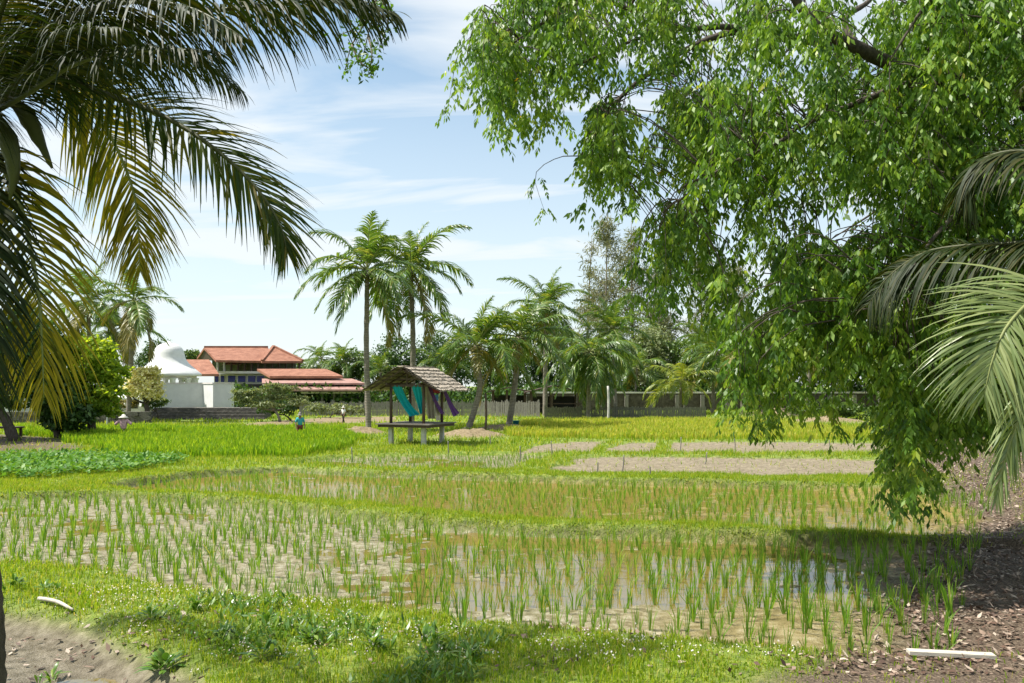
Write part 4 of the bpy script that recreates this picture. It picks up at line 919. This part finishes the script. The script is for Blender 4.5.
# ------------------------------------------------------------------ thatched hut
def hut():
    th = math.radians(-22); ca, sa = math.cos(th), math.sin(th)
    cx, cy = -4.62, 41.4; cz = zf(cx, cy-1)[0]
    root = empty('thatched_hut', (cx, cy, cz), 'open thatched hut with a raised plank platform beside the palms', 'hut', rz=th)
    hu, hv = .88, .95
    for (sx, sy) in ((-1,-1),(1,-1),(1,1),(-1,1)):
        p = MB().tube([(sx*hu, sy*hv, .95), (sx*hu, sy*hv, 2.9)], [.075, .065], 8).build('post', M['wood_dark'], root, True)
        MB().box((sx*hu, sy*hv, .42), (.19, .19, .95)).build('footing', M['concrete'], root)
    b = MB()
    for k in range(14):
        y0 = -1.45 + k*2.9/14; b.box((0, y0+.1, 1.02), (2.9, 2.9/14-.012, .05))
    b.build('platform', M['wood_deck'], root)
    b = MB()
    for s in (-1, 1): b.box((s*1.3, 0, .93), (.09, 2.8, .13)); b.box((0, s*1.3, .925), (2.5, .08, .12))
    b.build('platform_frame', M['wood_dark'], root)
    b = MB()
    for s in (-1, 1):
        b.box((0, s*hv, 2.84), (2.3, .09, .11)); b.bar((s*hu, -1.4, 2.92), (s*hu, 1.4, 2.92), .09)
        for y0 in (-1.4, -.5, .5, 1.4): b.bar((0, y0, 3.6), (s*1.75, y0, 2.66), .05, .07)
    b.bar((0, -1.55, 3.62), (0, 1.55, 3.62), .09)
    b.box((0, -hv, 3.2), (.08, .08, .7)); b.box((0, -hv, 3.15), (1.1, .06, .08))
    b.build('roof_frame', M['wood_dark'], root)
    # thatch: overlapping ragged courses on each slope
    for s in (-1, 1):
        b = MB(); cs = 7
        for k in range(cs):
            t0 = k/cs; t1 = min(1.06, t0+1.65/cs); m = 46
            yy = np.linspace(-1.62, 1.62, m); rag = rng.uniform(-.09, .10, m)
            u0 = np.full(m, 1.95*t0); u1 = 1.95*t1 + rag
            lift = .05+.012*(cs-k)
            top = np.stack([s*u0, yy, 3.72-.56*u0+lift*.4], -1); bot = np.stack([s*u1, yy+rng.normal(size=m)*.012, 3.72-.56*u1+lift+.03], -1)
            und = bot - np.array([0, 0, .07]); tu = top - np.array([0, 0, .05])
            V = np.vstack([top, bot, und, tu]); fs = []
            for i in range(m-1):
                fs += [(i, i+1, m+i+1, m+i), (m+i, m+i+1, 2*m+i+1, 2*m+i), (2*m+i, 2*m+i+1, 3*m+i+1, 3*m+i)]
            b.add(V, fs)
        b.build('thatch', M['thatch'], root)
    b = MB()
    for i in range(26):
        y0 = -1.62+i*3.24/26; b.bar((-.16, y0+.06, 3.73+rng.uniform(-.01, .02)), (.16, y0+.06, 3.73+rng.uniform(-.01, .02)), .13, .07)
    b.build('ridge_cap', M['thatch'], root)
    R = np.array([[ca, sa, 0], [-sa, ca, 0], [0, 0, 1]])
    g = lambda p: np.array(p) @ R + np.array([cx, cy, cz])
    return g
G = hut()
def drape(name, top_a, top_b, bot_a, bot_b, mat, label, bulge=.12, cat='cloth', g=None):
    n, m = 22, 16; V = []
    ta, tb, ba, bb = (np.array(p, float) for p in (top_a, top_b, bot_a, bot_b))
    for j in range(m):
        t = j/(m-1)
        for i in range(n):
            s = i/(n-1); tp = ta*(1-s)+tb*s; bt = ba*(1-s)+bb*s; e = t**1.45; w_ = np.array([e, e, t]); p = tp*(1-w_) + bt*w_
            p = p + np.array([0, 1, 0])*(.075*math.sin(s*15+t*3)*(.5+.6*t) + bulge*math.sin(t*3.1)) + np.array([0, 0, -.10*math.sin(t*3.14)])
            V.append(G(p))
    V = np.array(V); k = n*m
    V = np.vstack([V, V+np.array([.003, .006, 0])])
    fs = []
    for j in range(m-1):
        for i in range(n-1):
            q = j*n+i; fs.append((q, q+1, q+n+1, q+n)); fs.append((k+q+n, k+q+n+1, k+q+1, k+q))
    o = MB().add(V, fs).build(name, mat, None, True); return tag(o, label, cat, g)
drape('cloth', (-.80,-.98,2.84), (-.30,-.98,2.84), (.02,-.75,1.36), (.58,-.70,1.48), M['teal'], 'wide teal cloth blown sideways from the front beam of the hut', g='cloths hung in the hut')
drape('cloth', (.25,-.98,2.84), (.72,-.98,2.84), (.62,-.80,1.5), (.86,-.80,1.52), M['teal'], 'narrow teal cloth gathered beside the front hut post', g='cloths hung in the hut')
drape('cloth', (.95,-.70,2.85), (.95,-.30,2.85), (1.15,.35,1.45), (1.15,.70,1.5), M['purple'], 'narrow purple cloth slanting inside the hut side opening', g='cloths hung in the hut')
drape('cloth', (.98,.75,2.80), (1.0,1.1,2.75), (1.35,1.30,1.28), (1.35,2.0,1.50), M['purple'], 'wide purple cloth blown outward at the rear hut post', g='cloths hung in the hut')
drape('cloth', (.92,-.55,2.86), (.92,.75,2.86), (.97,-.2,2.5), (.97,.55,2.45), M['red_cloth'], 'red cloth swag hung along the side beam of the hut', .03, g='cloths hung in the hut')
drape('cloth', (-.1,.96,2.84), (.35,.96,2.84), (.1,.98,1.2), (.55,.98,1.2), M['cream_cloth'], 'cream cloth hanging at the back of the hut', .03, g='cloths hung in the hut')
drape('cloth', (.95,.0,2.2), (.95,.5,2.2), (1.0,.1,1.15), (1.0,.6,1.15), M['cream_cloth'], 'cream cloth panel below the blue board on the hut side', .02, g='cloths hung in the hut')
b = MB(); c = G((.93, .18, 2.25)); b.box(c, (.05, .5, .32), math.radians(-22)); tag(b.build('board', M['blue_board']), 'small blue board hung in the hut side opening', 'board')

# poles and stakes
def pole(px, y0, y1, r, mat, label, cat='post', name='post', group=None, d=None, lean=0):
    d = d or gp(px, y1)[1]; a = wp(px, y1, d); a[2] = zf(a[0], d)[0]-.05; b_ = wp(px+lean, y0, d)
    P = smooth_path([a, (a+b_)/2+np.array([r*.6, 0, 0]), b_], 8)
    return tag(MB().tube(P, np.linspace(r*1.1, r*.9, 8), 8, .04).build(name, mat, None, True), label, cat, group)
pole(485.5, 393, 435, .07, M['wood_dark'], 'dark slim wooden post right of the thatched hut')
pole(608, 386, 424, .09, M['concrete'], 'pale pole standing in the ripening rice in front of the umbrella palm')
pole(107, 401, 428, .05, M['metal'], 'thin grey metal pole left of the scarecrow')
STK = [(490.5,434,449,'stake in the grass just right of the hut'),(552,441,458,'stake at the corner of the first dry bed'),(597,462,480,'stake leaning at the near left corner of the wide dry bed'),(622,455,474,'stake on the bank between the dry beds'),(680,437,453,'stake between the second and third dry bed'),(448,441,459,'stake in front of the hut shadow'),(735,438,452,'stake at the back of the third dry bed'),(352,447,462,'stake at the left end of the strip paddy'),(705,452,466,'stake on the far bank of the wide dry bed'),(830,440,455,'stake near the right end of the third dry bed'),(520,446,462,'stake beside the strip paddy end'),(650,466,484,'stake on the near bank of the wide dry bed')]
for px, y0, y1, lab in STK:
    pole(px, y0, y1, .022, M['wood_grey'], 'thin grey '+lab, 'stake', 'stake', 'thin stakes along the field banks', lean=rng.normal()*1.0)
# bucket
g_ = gp(516, 431.5); z = zf(*g_)[0]
root = empty('bucket', (*g_, z), 'blue green bucket at the foot of the leaning palm', 'bucket')
MB().lathe([(.001, .0), (.15, 0), (.21, .42), (.225, .42), (.225, .45), (.20, .45), (.14, .03), (.001, .03)], k=20).build('body', M['bucket'], root, True)
P = [(.21*math.cos(a), .02, .43+.16*math.sin(a)) for a in np.linspace(0, math.pi, 12)]; MB().tube(P, .008, 5).build('handle', M['metal'], root, True)

# ------------------------------------------------------------------ fences and walls
def picket_fence(a, b, h, n, mat, label, wv, cat='fence', name='picket_fence', rails=2, gap_h=.25):
    a = np.array(a, float); b = np.array(b, float); z0 = .1
    root = empty(name, (*a, z0), label, cat); v = b-a; Ln = np.linalg.norm(v); u = v/Ln; ang = math.atan2(u[1], u[0])
    m = MB()
    for i in range(n):
        p = u*Ln*(i+.5)/n; hh = h*rng.uniform(.9, 1.05); m.box((p[0]+rng.normal()*.01, p[1]-.05, hh/2), (wv*rng.uniform(.8, 1.1), .03, hh), ang)
    m.build('pickets', mat, root)
    for k in range(rails):
        zr = h*(.3+.5*k); MB().bar((0, .0, zr), (v[0], v[1], zr), .06, .09).build('rail', mat, root)
    for i in range(int(Ln/3)+1):
        p = u*min(Ln, i*3.0); MB().box((p[0], p[1]+.08, h*.55), (.12, .12, h*1.1), ang).build('post', mat, root)
picket_fence(((300-512)/F*79, 79), ((476-512)/F*79, 79), 1.35, 150, M['wood_grey'], 'bleached picket fence running behind the thatched hut', .09)
picket_fence(((476-512)/F*78, 78), ((540-512)/F*76, 76), 1.45, 62, M['wood_grey'], 'bleached picket fence section right of the hut with open end post', .085)
picket_fence(((545-512)/F*72, 72), ((706-512)/F*73, 73), 1.05, 150, M['wood_fence_dark'], 'low dark stake fence along the far edge of the ripening rice', .085, name='stake_fence')
def boundary():
    d0 = 96; x0 = (525-512)/F*d0; x1 = (930-512)/F*d0
    root = empty('boundary_wall', (x0, d0, 0), 'stained boundary wall with posts and pale coping behind the palms', 'wall')
    Ln = x1-x0; h = 2.05
    MB().box((Ln/2, .15, h/2), (Ln, .2, h)).build('wall_panel', M['concrete_dark'], root)
    MB().box((Ln/2, .12, h+.10), (Ln, .42, .17)).build('coping', M['offwhite'], root)
    n = 17
    for i in range(n):
        MB().box((i*Ln/(n-1), -.12, .95), (.42, .34, 1.9)).build('post', M['wood_grey'], root)
boundary()
def shed(px0, px1, yr, ye, d, label, slope=True):
    m = d/F; x0, x1 = (px0-512)*m, (px1-512)*m; zr = wp(0, yr, d)[2]; ze = wp(0, ye, d)[2]
    root = empty('shed', ((x0+x1)/2, d, .1), label, 'shed', 'dark open sheds behind the fence'); w = x1-x0; zr -= .1; ze -= .1; dp = 4.5
    b = MB(); b.slab([(-w/2, -dp/2, ze), (0, -dp/2, zr), (0, dp/2, zr), (-w/2, dp/2, ze)], .12); b.build('roof', M['wood_dark'], root)
    b = MB(); b.slab([(0.01, -dp/2, zr), (w/2, -dp/2, ze), (w/2, dp/2, ze), (0.01, dp/2, zr)], .12); b.build('roof', M['wood_dark'], root)
    for sx in (-.38, -.05, .38):
        for sy in (-1, 1): MB().box((sx*w, sy*dp*.4, ze/2+.05), (.22, .22, ze+.1)).build('post', M['wood_dark'], root)
    for z in (.7, 1.1): 
        b = MB(); b.box((0, -dp*.4, z), (w*.8, .06, .09)); b.build('rail', M['wood_dark'], root)
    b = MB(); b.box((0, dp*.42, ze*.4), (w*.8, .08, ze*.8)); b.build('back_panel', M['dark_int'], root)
shed(524, 584, 385, 392, 84, 'dark open shed with a low pitched roof around the shed palm')
shed(488, 530, 387, 391, 88, 'dark open shed half hidden behind the leaning palm')
# stone wall, steps, low white house on the left
b = MB()
for k in range(4):
    b.box((-25.8+k*.12, 73-.0+k*.45-1.5, .13+.27*k), (10.6-k*.4, 2.2, .262))
tag(b.build('stone_steps', M['stone']), 'dark stone terrace steps below the white wall', 'steps')
x0, x1 = (-60-512)/F*64, (150-512)/F*64
b = MB(); n = 60
for i in range(n):
    for k in range(3):
        b.box((x0+(i+.5+.3*(k % 2))*(x1-x0)/n, 64+rng.normal()*.04, .2+.32*k), ((x1-x0)/n*.97, .5, .315))
tag(b.build('stone_wall', M['stone']), 'rubble stone wall behind the scarecrow', 'wall')
def low_house():
    d = 82; m = d/F; x0, x1 = (92-512)*m, (158-512)*m
    root = empty('low_house', ((x0+x1)/2, d, .3), 'low white house with pale roof behind the cream blossomed tree', 'house'); w = x1-x0
    MB().box((0, 2, .75), (w, 4, 1.5)).build('wall', M['offwhite'], root)
    MB().slab([(-w/2-.3, -.4, 1.45), (w/2+.3, -.4, 1.45), (w/2+.3, 2, 2.25), (-w/2-.3, 2, 2.25)], .12).build('roof', M['white'], root)
    MB().slab([(-w/2-.3, 2.01, 2.25), (w/2+.3, 2.01, 2.25), (w/2+.3, 4.4, 1.45), (-w/2-.3, 4.4, 1.45)], .12).build('roof', M['white'], root)
    for k in range(4): MB().box((-w/2+1.0+k*1.5, -.02, .8), (.8, .05, .7)).build('window', M['glass_dark'], root)
low_house()
def white_hut():
    d = 70; m = d/F; x0, x1 = (-40-512)*m, (11-512)*m
    root = empty('white_kiosk', ((x0+x1)/2, d, .1), 'small white walled kiosk at the left edge behind the dark trunks', 'kiosk'); w = x1-x0
    MB().box((0, 1.5, .9), (w, 3, 1.7)).build('wall', M['white'], root)
    for k in range(3): MB().box((-w/2+.4+k*(w-.8)/2, .2, 2.5), (.25, .25, 1.6)).build('column', M['white'], root)
    MB().box((0, 1.5, 3.4), (w+.6, 3.8, .25)).build('roof', M['tile_pale'], root)
white_hut()
# low table under the dark trees
d = 47; c = wp(-4, 433, d)
root = empty('low_table', (c[0], d, zf(c[0], d)[0]), 'dark low plank table beneath the twin trunked tree', 'table')
MB().box((0, 0, .52), (2.6, 1.0, .08)).build('table_top', M['wood_dark'], root)
for sx in (-1, 1):
    for sy in (-1, 1): MB().box((sx*1.15, sy*.38, .24), (.12, .12, .48)).build('leg', M['wood_dark'], root)

# ------------------------------------------------------------------ white wall and domed pavilion
def pavilion():
    d = 78; m = d/F; g0 = 1.0
    c = np.array([(169-512)*(d+3.2)/F, d+3.2, g0]); root = empty('domed_pavilion', c, 'white pavilion with a bell shaped dome on short columns', 'pavilion')
    mm = (d+3.2)/F; zz_ = lambda y: CH+(HZ-y)*mm-g0
    prof = [(30.5,375.8),(31,374.6),(30.4,373.4),(26.5,370.2),(22,366.4),(18.6,363),(16.5,360),(15.2,357),(14.6,353.8),(13.5,350),(11.4,346.8),(8,344.4),(4.4,343.2),(3.4,343),(3.2,342.2),(2.0,341.6),(.02,341.4)]
    MB().lathe([(r*mm, zz_(y)) for r, y in prof], k=48).build('dome', M['white'], root, True)
    MB().lathe([(.01, zz_(375.7)), (29.8*mm, zz_(375.7)), (29.8*mm, zz_(375.9)), (.01, zz_(375.9))], k=48).build('ceiling', M['white'], root)
    MB().lathe([(24*mm, zz_(375.9)), (26*mm, zz_(375.9)), (26*mm, zz_(378.0)), (24*mm, zz_(378.0))], k=48).build('ring_beam', M['offwhite'], root)
    for k in range(10):
        a = k/10*2*math.pi+.2; MB().lathe([(.26, 0), (.26, zz_(380)), (.34, zz_(379)), (.34, zz_(377.9))], (25*mm*math.cos(a), 25*mm*math.sin(a), 0), 12).build('column', M['white'], root, True)
    MB().lathe([(.01, .3), (27*mm, .3), (27*mm, 0)], k=40).build('base', M['white'], root)
    # zigzag wall in front
    P = [wp(152,384,d-2.6), wp(203,384,d-1.4), wp(213,384,d-3.2), wp(231,384,d-2.7), wp(234,384,d+2)]
    r2 = empty('white_wall', (P[1][0], P[1][1], g0-.2), 'tall white plaster wall with a folded corner below the dome', 'wall')
    b = MB(); b2 = MB()
    O = np.array([P[1][0], P[1][1], g0-.2])
    for a, e in zip(P[:-1], P[1:]):
        a = np.array(a)-O; e = np.array(e)-O; top = a[2]
        u = e-a; u[2] = 0; u /= np.linalg.norm(u); nrm = np.array([-u[1], u[0], 0])*.25
        V = [(*a[:2], 0), (*e[:2], 0), (*(e+nrm)[:2], 0), (*(a+nrm)[:2], 0)]; V = V + [(v[0], v[1], top) for v in V]
        b.add(V, [(0,1,5,4),(1,2,6,5),(2,3,7,6),(3,0,4,7),(4,5,6,7)])
        b2.bar((*(a-u*.05+nrm*.5)[:2], top+.07), (*(e+u*.05+nrm*.5)[:2], top+.07), .36, .12)
    b.build('wall', M['white'], r2); b2.build('coping', M['offwhite'], r2)
pavilion()

# ------------------------------------------------------------------ red roofed building
def red_building():
    O = wp(250, 410, 110); O[2] = .1
    root = empty('red_roofed_building', O, 'long two storey building with terracotta roofs and blue windows', 'building')
    p = lambda px, py, d: wp(px, py, d)-O
    def roof(faces, mat, th=.28, name='roof'):
        b = MB()
        for f in faces: b.slab(f, th)
        return b.build(name, M[mat], root)
    rl, rr = p(204,347.4,112), p(268,347.4,115); fl, fr = p(216,360,106), p(275,361,109); bl, br = p(197,357.5,119), p(262,357.2,122)
    roof([[fl, fr, rr, rl]], 'tile'); roof([[rl, rr, br, bl]], 'tile')
    MB().slab([rl-np.array([0, -.3, .3]), bl-np.array([0, -.3, .15]), fl-np.array([0, -.5, .15])], .02).build('gable', M['wood_dark'], root)
    pk = p(273.5,346.6,111); A, B_, C_, D_ = p(262,361,105.5), p(303,361,108), p(297,358,116), p(258,357.5,116)
    roof([[A, B_, pk]], 'tile'); roof([[B_, C_, pk]], 'tile'); roof([[C_, D_, pk]], 'tile'); roof([[D_, A, pk]], 'tile')
    b = MB()
    for q, s in ((rl, rr), (pk, B_), (pk, A)): b.bar(q+np.array([0, 0, .08]), s+np.array([0, 0, .08]), .3, .22)
    b.build('ridge_tiles', M['tile'], root)
    roof([[p(190,374,104), p(219,374,104), p(209,359.5,109), p(183,359.5,109)]], 'tile')
    roof([[p(240,364,111), p(246,361.5,113), p(228,361.5,113), p(222,364,111)]], 'tile_pale', .1)
    # open upper storey: back wall and columns
    def wall(px0, px1, y0, y1, d, mat, name, th=.3):
        a = p(px0, y1, d); e = p(px1, y0, d); b = MB(); b.box(((a[0]+e[0])/2, (a[1]+e[1])/2+th/2, (a[2]+e[2])/2), (e[0]-a[0], th, e[2]-a[2])); return b.build(name, M[mat], root)
    wall(212, 296, 359, 373, 116, 'green_glass', 'upper_wall')
    for i, px in enumerate(np.linspace(217, 299, 13)): wall(px-.7, px+.7, 359.8, 372.5, 108.5, 'white' if i < 2 else 'wood_dark', 'column', .4)
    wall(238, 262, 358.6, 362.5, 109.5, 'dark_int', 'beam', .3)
    wall(216, 300, 371.2, 373.6, 108, 'offwhite', 'floor_slab', 8)
    wall(214, 264, 374, 384, 109.4, 'offwhite', 'lower_wall', 5)
    for px in (216.5, 222.4, 231.5, 241.5, 251.5, 260.5):
        wd = 3.4 if px < 225 else 7.2
        w_ = wall(px-wd/2-.6, px+wd/2+.6, 374.9, 382.6, 109.25, 'white', 'window_frame', .12)
        g_ = wall(px-wd/2, px+wd/2, 375.8, 382.0, 109.15, 'glass_blue', 'window', .08)
    # middle roof
    roof([[p(270,376,101), p(343,376,101), p(326,368.8,105), p(257,368.8,105)]], 'tile')
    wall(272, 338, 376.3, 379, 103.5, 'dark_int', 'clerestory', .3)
    roof([[p(262,383,99), p(365,383,99), p(352,378.6,102.5), p(262,378.6,102.5)]], 'tile_pale', .2)
    wall(296, 364, 383.2, 386, 101, 'glass_dark', 'window_band', .3)
    for px in np.linspace(297, 363, 8): wall(px-.8, px+.8, 383.2, 386, 100.8, 'offwhite', 'mullion', .15)
    roof([[p(290,389.4,97), p(368,389.4,97), p(368,385.6,100), p(292,385.6,100)]], 'tile_pale', .2)
    wall(300, 368, 389.8, 391.8, 99, 'glass_dark', 'window_band', .3)
    for px in np.linspace(302, 367, 8): wall(px-.8, px+.8, 389.8, 391.8, 98.8, 'offwhite', 'mullion', .15)
    wall(300, 369, 391.8, 393.6, 98.4, 'white', 'fascia', .5)
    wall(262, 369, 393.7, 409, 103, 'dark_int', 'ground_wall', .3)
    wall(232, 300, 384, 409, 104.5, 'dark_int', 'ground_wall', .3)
    for px in (270, 305, 322, 334, 341, 352, 366): wall(px-1, px+1, 393.7, 411, 98.6, 'wood_grey', 'column', .35)
red_building()

# ------------------------------------------------------------------ people and scarecrow
def skin_obj(name, verts, edges, radii, mat, parent, sub=1):
    me = bpy.data.meshes.new(name); me.from_pydata([tuple(v) for v in verts], edges, []); me.materials.append(mat)
    o = bpy.data.objects.new(name, me); COL.objects.link(o); o.parent = parent
    md = o.modifiers.new('skin', 'SKIN'); md.use_smooth_shade = True
    for i, r in enumerate(radii):
        rr = r if isinstance(r, tuple) else (r, r)
        me.skin_vertices[0].data[i].radius = rr; me.skin_vertices[0].data[i].use_root = (i == 0)
    s = o.modifiers.new('sub', 'SUBSURF'); s.levels = sub; s.render_levels = sub
    return o
def person(px, py_top, d, h, rz, label, shirt, trousers, hat, pose):
    x_ = (px-512)/F*d; z = CH+(HZ-py_top)/F*d-h
    root = empty('person', (x_, d, z), label, 'person', rz=rz); k = h/1.7
    st = pose.get('stride', .12); armL, armR = pose['arms']
    v = {'pel': (0,0,.92), 'waist': (0,0,1.08), 'chest': (0,.0,1.30), 'neck': (0,0,1.45), 'head': (0,-.02,1.56), 'crown': (0,-.01,1.66),
         'hipL': (.09,0,.90), 'kneeL': (.10,-st*.6,.50), 'ankL': (.10,-st,.09), 'toeL': (.10,-st-.15,.04), 'hipR': (-.09,0,.90), 'kneeR': (-.10,st*.3,.50), 'ankR': (-.10,st,.10), 'toeR': (-.10,st-.13,.04),
         'shL': (.18,0,1.40), 'elL': armL[0], 'wrL': armL[1], 'shR': (-.18,0,1.40), 'elR': armR[0], 'wrR': armR[1]}
    def finger(side, w, e):
        w = np.array(w); dr = unit(w-np.array(e)); sd = unit(np.cross(dr, (0, 1, .2)))
        out = {}
        out['palm'+side] = w+dr*.07
        for f in range(4): out[f'f{f}a{side}'] = w+dr*(.12)+sd*(.022*(f-1.5)); out[f'f{f}b{side}'] = w+dr*(.16+.015*(f in (1, 2)))+sd*(.024*(f-1.5))+np.array([0, -.015, 0])
        out['th'+side] = w+dr*.06+sd*.05
        return out
    vv = dict(v); vv.update(finger('L', v['wrL'], v['elL'])); vv.update(finger('R', v['wrR'], v['elR']))
    names = list(vv); ix = {n: i for i, n in enumerate(names)}
    E = [('pel','waist'),('waist','chest'),('chest','neck'),('neck','head'),('head','crown'),('pel','hipL'),('hipL','kneeL'),('kneeL','ankL'),('ankL','toeL'),('pel','hipR'),('hipR','kneeR'),('kneeR','ankR'),('ankR','toeR'),('chest','shL'),('shL','elL'),('elL','wrL'),('chest','shR'),('shR','elR'),('elR','wrR')]
    for s in 'LR':
        E += [('wr'+s, 'palm'+s), ('palm'+s, 'th'+s)] + [('palm'+s, f'f{f}a{s}') for f in range(4)] + [(f'f{f}a{s}', f'f{f}b{s}') for f in range(4)]
    rad = dict(pel=(.13,.10), waist=(.12,.09), chest=(.15,.10), neck=.055, head=(.085,.10), crown=(.07,.085), hipL=.085, kneeL=.06, ankL=.042, toeL=.04, hipR=.085, kneeR=.06, ankR=.042, toeR=.04, shL=.06, elL=.043, wrL=.03, shR=.06, elR=.043, wrR=.03)
    R_ = [tuple(q*k for q in rad[n]) if isinstance(rad.get(n), tuple) else rad.get(n, .028 if n.startswith('palm') else .010)*k for n in names]
    skin_obj('body', [np.array(vv[n])*k for n in names], [(ix[a], ix[b]) for a, b in E], R_, M['skin'], root)
    def garment(nm, vs_, es_, g, mat):
        ii = {n: i for i, n in enumerate(vs_)}
        rr = [tuple((q+g)*k for q in rad[n]) if isinstance(rad[n], tuple) else (rad[n]+g)*k for n in vs_]
        skin_obj(nm, [np.array(v[n])*k for n in vs_], [(ii[a], ii[b]) for a, b in es_], rr, mat, root)
    garment('shirt', ['chest','waist','pel','shL','elL','shR','elR'], [('chest','waist'),('waist','pel'),('chest','shL'),('shL','elL'),('chest','shR'),('shR','elR')], .025, shirt)
    garment('trousers', ['pel','hipL','kneeL','ankL','hipR','kneeR','ankR'], [('pel','hipL'),('hipL','kneeL'),('kneeL','ankL'),('pel','hipR'),('hipR','kneeR'),('kneeR','ankR')], .022, trousers)
    if hat is not None:
        MB().lathe([(.001,1.80),(.06,1.78),(.10,1.68),(.105,1.64),(.20,1.60),(.20,1.59),(.10,1.62)], k=20).build('hat', hat, root, True).scale = (k, k, k)
    # face
    b = MB()
    for s in (-1, 1): b.lathe([(.001,-.012),(.011,0),(.001,.012)], (s*.032, -.112, 1.575), 8)
    b.build('eyes', M['trousers_dark'], root).scale = (k, k, k)
    MB().lathe([(.001,.03),(.016,-.012),(.001,-.02)], (0, -.118, 1.55), 8).build('nose', M['skin'], root, True).scale = (k, k, k)
    return root
hang = (((.26,-.02,1.14),(.24,-.14,.92)), ((-.26,.02,1.14),(-.25,-.06,.90)))
person(300, 413.5, 46, 1.5, .5, 'person in a turquoise shirt and maroon trousers standing in the green rice', M['shirt_teal'], M['trousers_maroon'], M['hat_grey'], dict(arms=hang, stride=.08))
person(343.5, 406.5, 62.5, 1.27, -.6, 'person in a white shirt and dark trousers on the pale dirt path', M['shirt_white'], M['trousers_dark'], M['hat'], dict(arms=hang, stride=.2))
def scarecrow(px, py_top, d, h, label):
    x_ = (px-512)/F*d; z = CH+(HZ-py_top)/F*d-h; zg = zf(x_, d)[0]
    root = empty('scarecrow', (x_, d, z), label, 'scarecrow')
    b = MB(); b.bar((0, .03, zg-z-.1), (0, .03, h*.8), .05); b.bar((-.5, .03, h*.72), (.5, .03, h*.70), .04); b.build('pole', M['wood_grey'], root)
    skin_obj('shirt', [(0,0,h*.40), (0,0,h*.55), (0,0,h*.72), (.2,0,h*.76), (.46,-.04,h*.60), (-.2,0,h*.76), (-.46,-.04,h*.58)], [(0,1),(1,2),(2,3),(3,4),(2,5),(5,6)], [(.19,.12),(.19,.12),(.20,.12),.09,.08,.09,.08], M['shirt_pink'], root)
    MB().lathe([(.001,h*.80),(.075,h*.83),(.105,h*.88),(.09,h*.94),(.001,h*.97)], k=14).build('head', M['cream_cloth'], root, True)
    MB().lathe([(.001,h*1.0),(.09,h*.975),(.13,h*.92),(.26,h*.87),(.26,h*.865),(.12,h*.90)], k=20).build('hat', M['hat'], root, True)
scarecrow(123.5, 414.0, 46, 1.42, 'scarecrow with a pale hat and pinkish shirt in the green rice')
